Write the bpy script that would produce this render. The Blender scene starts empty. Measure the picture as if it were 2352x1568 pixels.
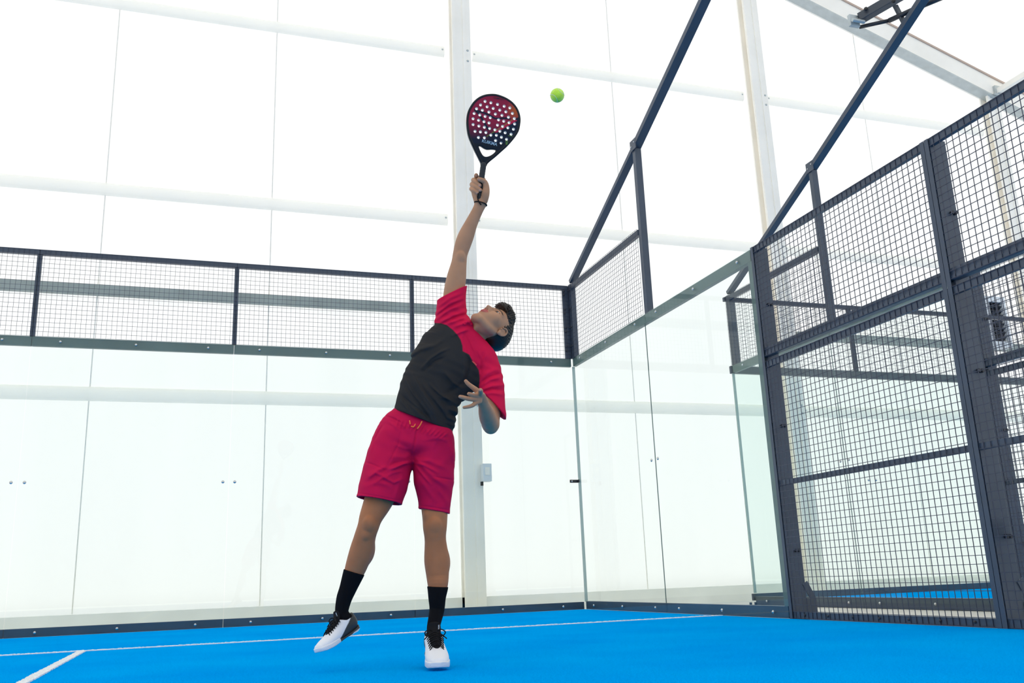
import bpy, bmesh, math, random
import numpy as np

from mathutils import Vector, Matrix

# ------------------------------------------------------------------ camera, sky, exposure
SC = bpy.context.scene
COL = SC.collection
CAM = np.array([-4.29116, -10.22174, 0.37]); YAW, PITCH, ROLL, FPX = 0.331827, 0.252734, -0.0383220, 2108.865
_f = np.array([math.sin(YAW)*math.cos(PITCH), math.cos(YAW)*math.cos(PITCH), math.sin(PITCH)])
_r0 = np.array([math.cos(YAW), -math.sin(YAW), 0.0]); _u0 = np.cross(_r0, _f)
AR = math.cos(ROLL)*_r0 + math.sin(ROLL)*_u0          # camera right
AU = -math.sin(ROLL)*_r0 + math.cos(ROLL)*_u0         # camera up
AF = _f                                               # camera forward
cam_d = bpy.data.cameras.new('camera'); cam = bpy.data.objects.new('camera', cam_d); COL.objects.link(cam)
cam_d.sensor_width = 36.0; cam_d.lens = FPX/2352*36.0; cam_d.clip_end = 300
cam.matrix_world = Matrix(((AR[0], AU[0], -AF[0], CAM[0]), (AR[1], AU[1], -AF[1], CAM[1]), (AR[2], AU[2], -AF[2], CAM[2]), (0, 0, 0, 1)))
SC.camera = cam
W = bpy.data.worlds.new('overcast_sky'); SC.world = W; W.use_nodes = True
W.node_tree.nodes['Background'].inputs[0].default_value = (1.0, 0.99, 0.975, 1)
W.node_tree.nodes['Background'].inputs[1].default_value = 2.3
SC.view_settings.view_transform = 'Standard'; SC.view_settings.look = 'None'
SC.view_settings.gamma = 1.0; SC.view_settings.use_curve_mapping = False
SC.view_settings.exposure = 0.0
SC.cycles.max_bounces = 16; SC.cycles.diffuse_bounces = 6; SC.cycles.transparent_max_bounces = 24

# ------------------------------------------------------------------ helpers
def lin(c):
    return tuple(((x/255)/12.92 if x/255 <= .04045 else ((x/255+.055)/1.055)**2.4) for x in c)
def mat(name, col, rough=.5, metal=0.0, spec=.5, noise=0.0, nscale=20, bump=0.0, bscale=200, attr=None, sheen=0):
    m = bpy.data.materials.new(name); m.use_nodes = True; nt = m.node_tree; b = nt.nodes['Principled BSDF']
    b.inputs['Roughness'].default_value = rough; b.inputs['Metallic'].default_value = metal
    b.inputs['Specular IOR Level'].default_value = spec
    c = (*col, 1); b.inputs['Base Color'].default_value = c
    if sheen: b.inputs['Sheen Weight'].default_value = sheen
    src = None
    if attr:
        a = nt.nodes.new('ShaderNodeAttribute'); a.attribute_name = attr; src = a.outputs['Color']
    if noise or bump:
        tc = nt.nodes.new('ShaderNodeTexCoord')
    if noise:
        n = nt.nodes.new('ShaderNodeTexNoise'); n.inputs['Scale'].default_value = nscale; n.inputs['Detail'].default_value = 4
        nt.links.new(tc.outputs['Object'], n.inputs['Vector'])
        mr = nt.nodes.new('ShaderNodeMapRange'); mr.inputs['From Min'].default_value = .3; mr.inputs['From Max'].default_value = .7
        mr.inputs['To Min'].default_value = 1-noise; mr.inputs['To Max'].default_value = 1+noise
        nt.links.new(n.outputs['Fac'], mr.inputs['Value'])
        vm = nt.nodes.new('ShaderNodeVectorMath'); vm.operation = 'SCALE'
        if src: nt.links.new(src, vm.inputs[0])
        else: vm.inputs[0].default_value = col
        nt.links.new(mr.outputs[0], vm.inputs['Scale']); src = vm.outputs[0]
    if src: nt.links.new(src, b.inputs['Base Color'])
    if bump:
        n2 = nt.nodes.new('ShaderNodeTexNoise'); n2.inputs['Scale'].default_value = bscale; n2.inputs['Detail'].default_value = 3
        nt.links.new(tc.outputs['Object'], n2.inputs['Vector'])
        bp = nt.nodes.new('ShaderNodeBump'); bp.inputs['Strength'].default_value = bump; bp.inputs['Distance'].default_value = .002
        nt.links.new(n2.outputs['Fac'], bp.inputs['Height']); nt.links.new(bp.outputs[0], b.inputs['Normal'])
    return m

STEEL = mat('steel_paint', (.046, .065, .096), .38, 0, .5, .12, 3)
STEEL_D = mat('steel_dark', (.02, .024, .034), .45)
BEAMG = mat('beam_behind_glass', (.125, .175, .165), .4, 0, .4, .1, 2)
WIRE = mat('mesh_wire', (.035, .042, .07), .4)
CHROME = mat('zinc_bolt', (.6, .6, .6), .25, 1)
BLACKP = mat('black_plastic', (.012, .012, .014), .4)
WHITEP = mat('white_frame_paint', (.97, .93, .85), .5, 0, .4, .04, 2)
WHITEB = mat('white_box_paint', (.75, .78, .80), .4)
RAILG = mat('grey_rail_paint', (.33, .37, .345), .55, 0, .3, .12, 3)
GALV = mat('galvanised', (.50, .54, .54), .45, .4, .5, .08, 8)
BRASSY = mat('brown_lacing', (.55, .42, .34), .7)
CONC = mat('pale_concrete', (.62, .60, .55), .9, 0, .2, .08, 2)
CURB = mat('curb_paint', (.94, .94, .90), .8, 0, .2, .06, 1.5)

def membrane(name='tent_membrane', A=(.375, .382, .38, 1), B=(.405, .41, .405, 1), D=(.22, .22, .215, 1)):
    m = bpy.data.materials.new(name); m.use_nodes = True; nt = m.node_tree; nt.nodes.clear()
    o = nt.nodes.new('ShaderNodeOutputMaterial'); d = nt.nodes.new('ShaderNodeBsdfDiffuse'); t = nt.nodes.new('ShaderNodeBsdfTranslucent')
    a = nt.nodes.new('ShaderNodeAddShader')
    tc = nt.nodes.new('ShaderNodeTexCoord'); mp = nt.nodes.new('ShaderNodeMapping'); mp.inputs['Scale'].default_value = (1.2, 1, .12)
    n = nt.nodes.new('ShaderNodeTexNoise'); n.inputs['Scale'].default_value = 1.6; n.inputs['Detail'].default_value = 2
    nt.links.new(tc.outputs['Object'], mp.inputs[0]); nt.links.new(mp.outputs[0], n.inputs['Vector'])
    r = nt.nodes.new('ShaderNodeMix'); r.data_type = 'RGBA'
    r.inputs['A'].default_value = A; r.inputs['B'].default_value = B
    nt.links.new(n.outputs['Fac'], r.inputs['Factor']); nt.links.new(r.outputs['Result'], t.inputs['Color'])
    d.inputs['Color'].default_value = D
    nt.links.new(d.outputs[0], a.inputs[0]); nt.links.new(t.outputs[0], a.inputs[1]); nt.links.new(a.outputs[0], o.inputs[0])
    return m
MEMB = membrane()
BACKLIT = membrane('backlit_rail_skin', (.50, .50, .48, 1), (.53, .525, .50, 1), (.46, .46, .44, 1))  # translucent skin made up for the rails, so light behind brightens them
SEAM = membrane('seam_weld', (.20, .20, .19, 1), (.22, .22, .21, 1), (.74, .72, .68, 1))

def glass():
    m = bpy.data.materials.new('tempered_glass'); m.use_nodes = True; nt = m.node_tree; nt.nodes.clear()
    o = nt.nodes.new('ShaderNodeOutputMaterial'); t = nt.nodes.new('ShaderNodeBsdfTransparent'); g = nt.nodes.new('ShaderNodeBsdfGlossy')
    g.inputs['Roughness'].default_value = 0; g.inputs['Color'].default_value = (.9, 1, .98, 1)
    t.inputs['Color'].default_value = (.955, .980, .972, 1)
    f = nt.nodes.new('ShaderNodeFresnel'); f.inputs['IOR'].default_value = 1.5
    ge = nt.nodes.new('ShaderNodeNewGeometry'); mu = nt.nodes.new('ShaderNodeMath'); mu.operation = 'MULTIPLY_ADD'; mu.inputs[1].default_value = -1; mu.inputs[2].default_value = 1
    nt.links.new(ge.outputs['Backfacing'], mu.inputs[0]); m2 = nt.nodes.new('ShaderNodeMath'); m2.operation = 'MULTIPLY'
    m3 = nt.nodes.new('ShaderNodeMath'); m3.operation = 'MULTIPLY'; m3.inputs[1].default_value = .7; nt.links.new(m2.outputs[0], m3.inputs[0])
    nt.links.new(mu.outputs[0], m2.inputs[0]); nt.links.new(f.outputs[0], m2.inputs[1])       # only the outer face mirrors
    x = nt.nodes.new('ShaderNodeMixShader'); nt.links.new(m3.outputs[0], x.inputs[0])
    nt.links.new(t.outputs[0], x.inputs[1]); nt.links.new(g.outputs[0], x.inputs[2]); nt.links.new(x.outputs[0], o.inputs[0])
    return m
GLASS = glass()

def turf_mat():
    m = bpy.data.materials.new('blue_turf'); m.use_nodes = True; nt = m.node_tree; b = nt.nodes['Principled BSDF']
    b.inputs['Roughness'].default_value = 1.0; b.inputs['Specular IOR Level'].default_value = 0.0
    tc = nt.nodes.new('ShaderNodeTexCoord')
    n = nt.nodes.new('ShaderNodeTexNoise'); n.inputs['Scale'].default_value = 130; n.inputs['Detail'].default_value = 5; n.inputs['Roughness'].default_value = .75
    n2 = nt.nodes.new('ShaderNodeTexNoise'); n2.inputs['Scale'].default_value = 1.3; n2.inputs['Detail'].default_value = 3
    for k in (n, n2): nt.links.new(tc.outputs['Object'], k.inputs['Vector'])
    ad = nt.nodes.new('ShaderNodeMath'); ad.operation = 'MULTIPLY_ADD'; ad.inputs[1].default_value = .35
    nt.links.new(n2.outputs['Fac'], ad.inputs[0]); nt.links.new(n.outputs['Fac'], ad.inputs[2])
    cr = nt.nodes.new('ShaderNodeValToRGB'); cr.color_ramp.elements[0].position = .42; cr.color_ramp.elements[0].color = (.0, .24, .80, 1)
    cr.color_ramp.elements[1].position = .95; cr.color_ramp.elements[1].color = (.0, .47, 1.0, 1)
    nt.links.new(ad.outputs[0], cr.inputs[0]); nt.links.new(cr.outputs[0], b.inputs['Base Color'])
    v = nt.nodes.new('ShaderNodeTexNoise'); v.inputs['Scale'].default_value = 260; v.inputs['Detail'].default_value = 2
    nt.links.new(tc.outputs['Object'], v.inputs['Vector'])
    bp = nt.nodes.new('ShaderNodeBump'); bp.inputs['Strength'].default_value = .8; bp.inputs['Distance'].default_value = .006
    nt.links.new(v.outputs['Fac'], bp.inputs['Height']); nt.links.new(bp.outputs[0], b.inputs['Normal'])
    return m
TURF = turf_mat()
LINEM = mat('white_turf', (.82, .84, .86), .9, 0, .1, .15, 150, .8, 260)

class MB:
    """collects boxes, bars and prisms into ONE mesh"""
    def __init__(s): s.v = []; s.f = []
    def box(s, x0, x1, y0, y1, z0, z1):
        n = len(s.v); s.v += [(x, y, z) for z in (z0, z1) for y in (y0, y1) for x in (x0, x1)]
        s.f += [tuple(n+i for i in q) for q in ((0, 2, 3, 1), (4, 5, 7, 6), (0, 1, 5, 4), (2, 6, 7, 3), (0, 4, 6, 2), (1, 3, 7, 5))]
        return s
    def bar(s, a, b, w, h, side=(1, 0, 0)):
        a = Vector(a); b = Vector(b); t = (b-a).normalized(); x = Vector(side); x = (x-t*x.dot(t)).normalized(); y = t.cross(x)
        n = len(s.v)
        for p in (a, b):
            for i, j in ((-1, -1), (1, -1), (1, 1), (-1, 1)): s.v.append(tuple(p+x*(i*w/2)+y*(j*h/2)))
        s.f += [(n+3, n+2, n+1, n), (n+4, n+5, n+6, n+7)] + [(n+i, n+(i+1) % 4, n+4+(i+1) % 4, n+4+i) for i in range(4)]
        return s
    def cyl(s, a, b, r, k=12, r2=None):
        a = Vector(a); b = Vector(b); t = (b-a).normalized(); x = t.orthogonal().normalized(); y = t.cross(x); n = len(s.v)
        for p, rr in ((a, r), (b, r if r2 is None else r2)):
            for i in range(k):
                an = 2*math.pi*i/k; s.v.append(tuple(p+x*(math.cos(an)*rr)+y*(math.sin(an)*rr)))
        s.f += [tuple(n+k-1-i for i in range(k)), tuple(n+k+i for i in range(k))] + [(n+i, n+(i+1) % k, n+k+(i+1) % k, n+k+i) for i in range(k)]
        return s
    def dome(s, c, ax, r):          # round bolt head
        ax = Vector(ax).normalized(); x = ax.orthogonal().normalized(); y = ax.cross(x); c = Vector(c); n = len(s.v); k = 12
        for j, (h, q) in enumerate(((0, 1), (.35, .92), (.65, .6))):
            for i in range(k):
                an = 2*math.pi*i/k; s.v.append(tuple(c+ax*(h*r)+(x*math.cos(an)+y*math.sin(an))*(q*r)))
        s.v.append(tuple(c+ax*(.75*r)))
        for j in range(2):
            for i in range(k): s.f.append((n+j*k+i, n+j*k+(i+1) % k, n+(j+1)*k+(i+1) % k, n+(j+1)*k+i))
        for i in range(k): s.f.append((n+2*k+i, n+2*k+(i+1) % k, n+3*k))
        return s
    def each(s, name, m, parent):         # one object per piece collected so far (pieces are equal runs)
        k = s.run; nv = len(s.v)//k; nf = len(s.f)//k
        for i in range(k):
            q = MB(); q.v = s.v[i*nv:(i+1)*nv]; q.f = [tuple(j-i*nv for j in f) for f in s.f[i*nf:(i+1)*nf]]; q.build(name, m, parent)
    def build(s, name, m, parent=None, bevel=0, smooth=False, **kw):
        me = bpy.data.meshes.new(name); me.from_pydata(s.v, [], s.f); me.update()
        return link(name, me, m, parent, bevel, smooth, **kw)

def link(name, me, m, parent=None, bevel=0, smooth=False, **kw):
    me.materials.append(m); o = bpy.data.objects.new(name, me); COL.objects.link(o)
    if parent is not None:
        o.parent = parent; o.matrix_parent_inverse = parent.matrix_world.inverted()
    if smooth: me.polygons.foreach_set('use_smooth', [True]*len(me.polygons))
    if bevel:
        b = o.modifiers.new('bevel', 'BEVEL'); b.width = bevel; b.segments = 2; b.limit_method = 'ANGLE'
    for k, v in kw.items(): o[k] = v
    return o
def empty(name, loc, label, cat, group=None):
    o = bpy.data.objects.new(name, None); COL.objects.link(o); o.location = loc; o.empty_display_size = .1
    o['label'] = label; o['category'] = cat
    if group: o['group'] = group
    o.matrix_world = Matrix.Translation(Vector(loc))
    return o
def bolt_row(pts, ax, m, parent, r=.016):
    for p in pts: MB().dome(p, ax, r).build('bolt', m, parent)
def struct(name, mb, m, label, **k): return mb.build(name, m, None, kind='structure', label=label, **k)

# ------------------------------------------------------------------ tent hall (setting)
TX0, TX1, TY, EZ, SL, RX = -16.0, 14.2, 1.5, 7.35, .334, -1.0
def roof_z(x): return EZ+SL*(TX1-x) if x > RX else EZ+SL*(TX1-RX)-SL*(RX-x)
struct('ground', MB().box(TX0-2, TX1+2, -24, TY+.3, -.16, -.060), CONC, 'pale concrete ground around the blue courts')
def quad(name, pts, label):
    me = bpy.data.meshes.new(name); me.from_pydata(pts, [], [tuple(range(len(pts)))]); me.update()
    return link(name, me, MEMB, kind='structure', label=label)
quad('wall_back', [(TX0, TY, .155), (TX1, TY, .155), (TX1, TY, roof_z(TX1)), (RX, TY, roof_z(RX)), (TX0, TY, roof_z(TX0))], 'white translucent tent gable wall behind the glass')
quad('wall_right', [(TX1, TY, .155), (TX1, -24, .0), (TX1, -24, EZ), (TX1, TY, EZ)], 'white translucent tent side wall on the right')
quad('wall_left', [(TX0, -24, .0), (TX0, TY, .155), (TX0, TY, roof_z(TX0)), (TX0, -24, roof_z(TX0))], 'white translucent tent side wall on the left')
me = bpy.data.meshes.new('ceiling')
me.from_pydata([(TX1, TY, EZ), (TX1, -24, EZ), (RX, -24, roof_z(RX)), (RX, TY, roof_z(RX)), (TX0, -24, roof_z(TX0)), (TX0, TY, roof_z(TX0))], [], [(0, 1, 2, 3), (3, 2, 4, 5)]); me.update()
link('ceiling', me, MEMB, kind='structure', label='white pitched tent roof membrane')
struct('baseboard_back', MB().box(TX0, TX1, TY-.05, TY+.15, -.06, .165), CURB, 'low pale curb along the foot of the white tent wall')
me = bpy.data.meshes.new('wall_front_added')  # unseen end wall, added and kept dim to lower the light from the front
me.from_pydata([(TX0, -24, 0), (TX1, -24, 0), (TX1, -24, EZ), (RX, -24, roof_z(RX)), (TX0, -24, roof_z(TX0))], [], [(0, 1, 2, 3, 4)]); me.update()
link('wall_front_added', me, membrane('dimming_membrane', (.25, .25, .25, 1), (.28, .28, .28, 1), (.40, .40, .39, 1)), kind='structure', label='unseen dim tent gable wall added behind the camera to cut front light')
# membrane seams
for i, x in enumerate((-5.58, -3.55, 1.57, 6.4)):
    struct('trim_%d' % (i+1), MB().box(x-.007, x+.007, TY-.004, TY-.001, .17, roof_z(x)-.02), SEAM, 'thin vertical welded seam in the white tent wall')
# columns
for x, lab in ((-.93, 'white aluminium tent column behind the player'), (4.16, 'white aluminium tent column behind the tall mesh fence bay'), (9.19, 'white aluminium tent column under the sloping rafter at right')):
    t = empty('tent_column', (x, TY-.1, 0), lab, 'column', 'white tent columns')
    MB().box(x-.14, x+.14, TY-.20, TY-.17, .0, roof_z(x)-.3).box(x-.14, x+.14, TY-.05, TY-.02, 0, roof_z(x)-.3).box(x-.02, x+.02, TY-.17, TY-.05, 0, roof_z(x)-.3).build('shaft', WHITEP, t, .003)
    for q0, q1 in ((.02, .06), (-.135, -.09)): MB().box(x+q0, x+q1, TY-.215, TY-.20, .0, roof_z(x)-.3).build('track', WHITEP, t)
    MB().box(x-.2, x+.2, TY-.26, TY-.051, -.06, .0).build('base_plate', GALV, t, .003)
    bolt_row([(x+.09, TY-.2, z) for z in (2.62, 2.74, 5.1, 5.28, 7.75, 7.92)], (0, -1, 0), GALV, t, .018)
# rafter of the gable
t = empty('tent_rafter', (5, TY-.15, roof_z(5)), 'wide white sloping rafter beam under the tent roof', 'beam')
for xa, xb in ((RX, TX1), (TX0, RX)):
    za, zb = roof_z(xa)-.24, roof_z(xb)-.24
    MB().bar((xa, TY-.14, za), (xb, TY-.14, zb), .22, .40, (0, 1, 0)).build('rafter_beam', WHITEP, t, .004)
    MB().bar((xa, TY-.26, za+.19), (xb, TY-.26, zb+.19), .02, .035, (0, 1, 0)).build('lacing_strip', BRASSY, t)
    MB().bar((xa, TY-.17, za-.21), (xb, TY-.17, zb-.21), .20, .025, (0, 1, 0)).build('bottom_flange', GALV, t)
# purlin running toward the camera
t = empty('roof_purlin', (9.25, TY, roof_z(9.25)-.3), 'thin white roof purlin bracketed to the rafter at upper right', 'beam')
MB().bar((9.25, TY-.2, roof_z(9.25)-.33), (9.25, -20, roof_z(9.25)-.33), .10, .10).build('purlin_tube', WHITEP, t, .006)
MB().box(9.17, 9.33, TY-.30, TY-.22, roof_z(9.25)-.42, roof_z(9.25)-.22).cyl((9.12, TY-.3, roof_z(9.25)-.4), (9.38, TY-.3, roof_z(9.25)-.4), .02).build('bracket', GALV, t, .004)
# girts
def girt(x0, x1, z, h, m, lab, grp):
    t = empty('wall_rail', ((x0+x1)/2, TY-.08, z), lab, 'rail', grp)
    if m is BACKLIT:  # open shell shaped to pass backlight, in place of a solid rail
        mb = MB(); pr = [(0, -.62), (-.03, -.5), (-.045, -.2), (-.045, .2), (-.03, .5), (0, .62)]
        for x in (x0, x1): mb.v += [(x, TY-.006+a, z+b*h) for a, b in pr]
        mb.f = [(i, i+1, i+7, i+6) for i in range(5)]; mb.build('rail_backlit_skin', m, t, 0, True)
    else: MB().box(x0, x1, TY-.11, TY-.03, z-h/2, z+h/2).build('rail_tube', m, t, .006)
    bolt_row([(x, TY-(.045 if m is BACKLIT else .11), z+h*.1) for x in (x0+.03, x1-.03)], (0, -1, 0), GALV, t)
for (x0, x1), where in (((-8, -1.15), 'left of the column behind the player'), ((-.72, 3.95), 'between the two nearest tent columns'), ((4.4, 9.0), 'right of the column behind the mesh fence')):
    for z, n in ((7.96, 'highest'), (5.3, 'middle'), (2.68, 'lowest')):
        girt(x0, x1, z, .14, BACKLIT, '%s pale horizontal wall rail %s' % (n, where), 'pale horizontal rails of the tent wall')
girt(-8, -1.15, 3.95, .13, RAILG, 'grey horizontal rail seen through the left mesh panels', 'grey rails on the tent wall')
girt(4.4, 9.0, 3.86, .13, RAILG, 'grey horizontal rail seen through the neighbouring court mesh', 'grey rails on the tent wall')
t = empty('switch_box', (-.76, TY-.25, 1.7), 'small white electrical box on the tent column right of the player', 'electrical box')
MB().box(-.83, -.71, TY-.33, TY-.215, 1.6, 1.83).build('housing', WHITEB, t, .006)
MB().cyl((-.83, TY-.27, 1.6), (-.83, TY-.27, 1.55), .02).build('cable_gland', BLACKP, t)
MB().box(-.80, -.74, TY-.336, TY-.33, 1.68, 1.78).build('cover', WHITEP, t)
# louvred unit
t = empty('louvred_vent', (8.0, TY-.15, 4.2), 'dark louvred vent in a white frame, seen through the mesh at right', 'vent')
VX0, VX1, VZ0, VZ1 = 8.14, 8.42, 3.90, 4.58
MB().box(VX0-.10, VX0, TY-.3, TY-.1, VZ0-.1, VZ1+.1).box(VX1, VX1+.08, TY-.3, TY-.1, VZ0-.1, VZ1+.1).box(VX0, VX1, TY-.3, TY-.1, VZ1, VZ1+.1).box(VX0, VX1, TY-.3, TY-.1, VZ0-.1, VZ0).build('frame', WHITEB, t, .005)
for i in range(9):
    z = VZ0+.04+i*(VZ1-VZ0)/9; MB().bar((VX0, TY-.24, z+.02), (VX1, TY-.24, z+.02), .10, .012, (0, .8, -.6)).build('slat', STEEL_D, t)
MB().box(VX0, VX1, TY-.12, TY-.1, VZ0, VZ1).build('back_panel', BLACKP, t)

# ------------------------------------------------------------------ courts
GX = 2.27                        # the neighbouring court starts here
H3, H4 = 2.978, 3.925
struct('floor', MB().box(-10.0, -.0, -20, -.0, -.06, 0.0), TURF, 'bright blue artificial turf of the court')
struct('floor', MB().box(GX+.062, GX+10, -20, -.001, -.06, 0.004), TURF, 'blue turf of the neighbouring court')
def line_strip(x0, x1, y0, y1, lab):
    rnd = random.Random(5); mb = MB()
    n = max(int((x1-x0)/.012), int((y1-y0)/.012)); horiz = (x1-x0) > (y1-y0)
    for i in range(n):
        if horiz:
            a = x0+(x1-x0)*i/n; mb.box(a, a+(x1-x0)/n, y0+rnd.uniform(-.004, .004), y1+rnd.uniform(-.004, .004), 0, .006+rnd.uniform(-.0012, .0018))
        else:
            a = y0+(y1-y0)*i/n; mb.box(x0+rnd.uniform(-.004, .004), x1+rnd.uniform(-.004, .004), a, a+(y1-y0)/n, 0, .006+rnd.uniform(-.0012, .0018))
    struct('floor_line', mb, LINEM, lab)
line_strip(-10, -.01, -3.04, -2.99, 'thin white service line across the blue turf')
line_strip(-5.025, -4.975, -9.95, -3.04, 'white centre line running toward the camera at lower left')

def grid_y(parent, x0, x1, z0, z1, y, d=.05, w=.0042):          # wire mesh in an XZ plane
    mb = MB(); n = int(round((x1-x0)/d)); k = int(round((z1-z0)/d))
    for i in range(n+1):
        x = x0+(x1-x0)*i/n; mb.box(x-w/2, x+w/2, y-w, y, z0, z1)
    for i in range(k+1):
        z = z0+(z1-z0)*i/k; mb.box(x0, x1, y, y+w, z-w/2, z+w/2)
    return mb.build('wire_grid', WIRE, parent)
def grid_x(parent, y0, y1, z0, z1, x, d=.05, w=.0042):
    mb = MB(); n = int(round((y1-y0)/d)); k = int(round((z1-z0)/d))
    for i in range(n+1):
        y = y0+(y1-y0)*i/n; mb.box(x, x+w, y-w/2, y+w/2, z0, z1)
    for i in range(k+1):
        z = z0+(z1-z0)*i/k; mb.box(x-w, x, y0, y1, z-w/2, z+w/2)
    return mb.build('wire_grid', WIRE, parent)
def glass_y(x0, x1, lab, grp):
    t = empty('court_glass', ((x0+x1)/2, .006, 0), lab, 'glass panel', grp)
    MB().box(x0+.003, x1-.003, 0, .012, .0, H3).build('pane', GLASS, t)
    return t
def glass_x(x, y0, y1, lab, grp):
    t = empty('court_glass', (x+.006, (y0+y1)/2, 0), lab, 'glass panel', grp)
    MB().box(x, x+.012, y0+.003, y1-.003, .0, H3).build('pane', GLASS, t)
    return t
def studs_y(t, x):
    bolt_row([(x-.06, -.001, 1.475), (x+.06, -.001, 1.475)], (0, -1, 0), CHROME, t, .017)

# --- back wall of our court
BW = [(-2, 0, 'rightmost, beside the court corner'), (-4, -2, 'directly behind the player'), (-6, -4, 'left of the player'), (-8, -6, 'leftmost, at the photo edge')]
for x0, x1, w in BW:
    t = glass_y(x0, x1, 'clear glass panel of the back wall, '+w, 'back wall glass panels')
    if x0 > -7: studs_y(t, x0)
for z0, z1, nm, lab in ((.0, .082, 'base_rail', 'dark steel base rail under the back glass wall'), (H3-.10, H3, 'top_rail', 'grey steel beam along the top of the back glass')):
    t = empty(nm, (-4, .03, z0), lab, 'rail')
    for x0, x1, w in BW:
        MB().box(x0+.002, x1-.002, .014, .06, z0, z1).build('beam_section', BEAMG if z0 > 1 else STEEL, t, .002)
    bolt_row([(x+k, -.001, (z0+z1)/2) for x in (-8, -6, -4, -2) for k in (.27, 1.0, 1.73)], (0, -1, 0), CHROME, t, .014)
t = empty('handrail', (-4, .03, H4), 'dark steel rail along the top of the back mesh', 'rail')
MB().box(-8, -.0, .006, .056, H4-.055, H4).build('rail_tube', STEEL, t, .003)
for x, lab in ((-2, 'short dark post of the back mesh beside the raised arm'), (-4, 'short dark post of the back mesh left of the player'), (-6, 'short dark post of the back mesh near the left photo edge')):
    t = empty('fence_post', (x, .03, H3), lab, 'post', 'short posts of the back mesh')
    MB().box(x-.024, x+.024, .006, .05, H3+.001, H4-.056).build('post_tube', STEEL, t, .003)
for x0, x1, w in BW:
    t = empty('mesh_screen', ((x0+x1)/2, -.004, H3), 'square wire mesh panel above the back glass, '+w.replace('directly ', ''), 'mesh panels above the back wall')
    grid_y(t, x0, x1, H3, H4-.004, -.003, w=.0026)
# --- corner
t = empty('corner_post', (0, 0, H3), 'bolted dark steel corner post above the glass where both walls meet', 'post')
MB().box(-.075, .005, .004, .03, H3+.001, H4-.057).box(.005, .07, -.085, .03, H3+.001, H4).build('angle_post', STEEL, t, .002)
for k in range(4):
    z = H3+.1+k*.24
    bolt_row([(-.055, -.005, z+.05), (-.06, -.005, z)], (0, -1, 0), STEEL_D, t, .013)
    bolt_row([(-.004, -.02, z+.05), (-.004, -.07, z+.05)], (-1, 0, 0), STEEL_D, t, .012)
t = empty('corner_profile', (0, 0, 0), 'grey green edge profile where the two glass walls meet', 'profile')
MB().box(.0125, .045, .0125, .03, .083, H3-.101).build('edge_strip', mat('glass_edge', (.36, .45, .43), .4, 0, .5), t)
t = empty('glass_clamp', (0, 0, 1.47), 'small black clamp holding the glass corner', 'clamp')
MB().box(-.11, .004, -.012, -.001, 1.452, 1.488).box(-.012, -.001, -.05, .0, 1.452, 1.488).build('clamp_plate', BLACKP, t, .003)
bolt_row([(-.085, -.012, 1.47)], (0, -1, 0), CHROME, t, .010)

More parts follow.
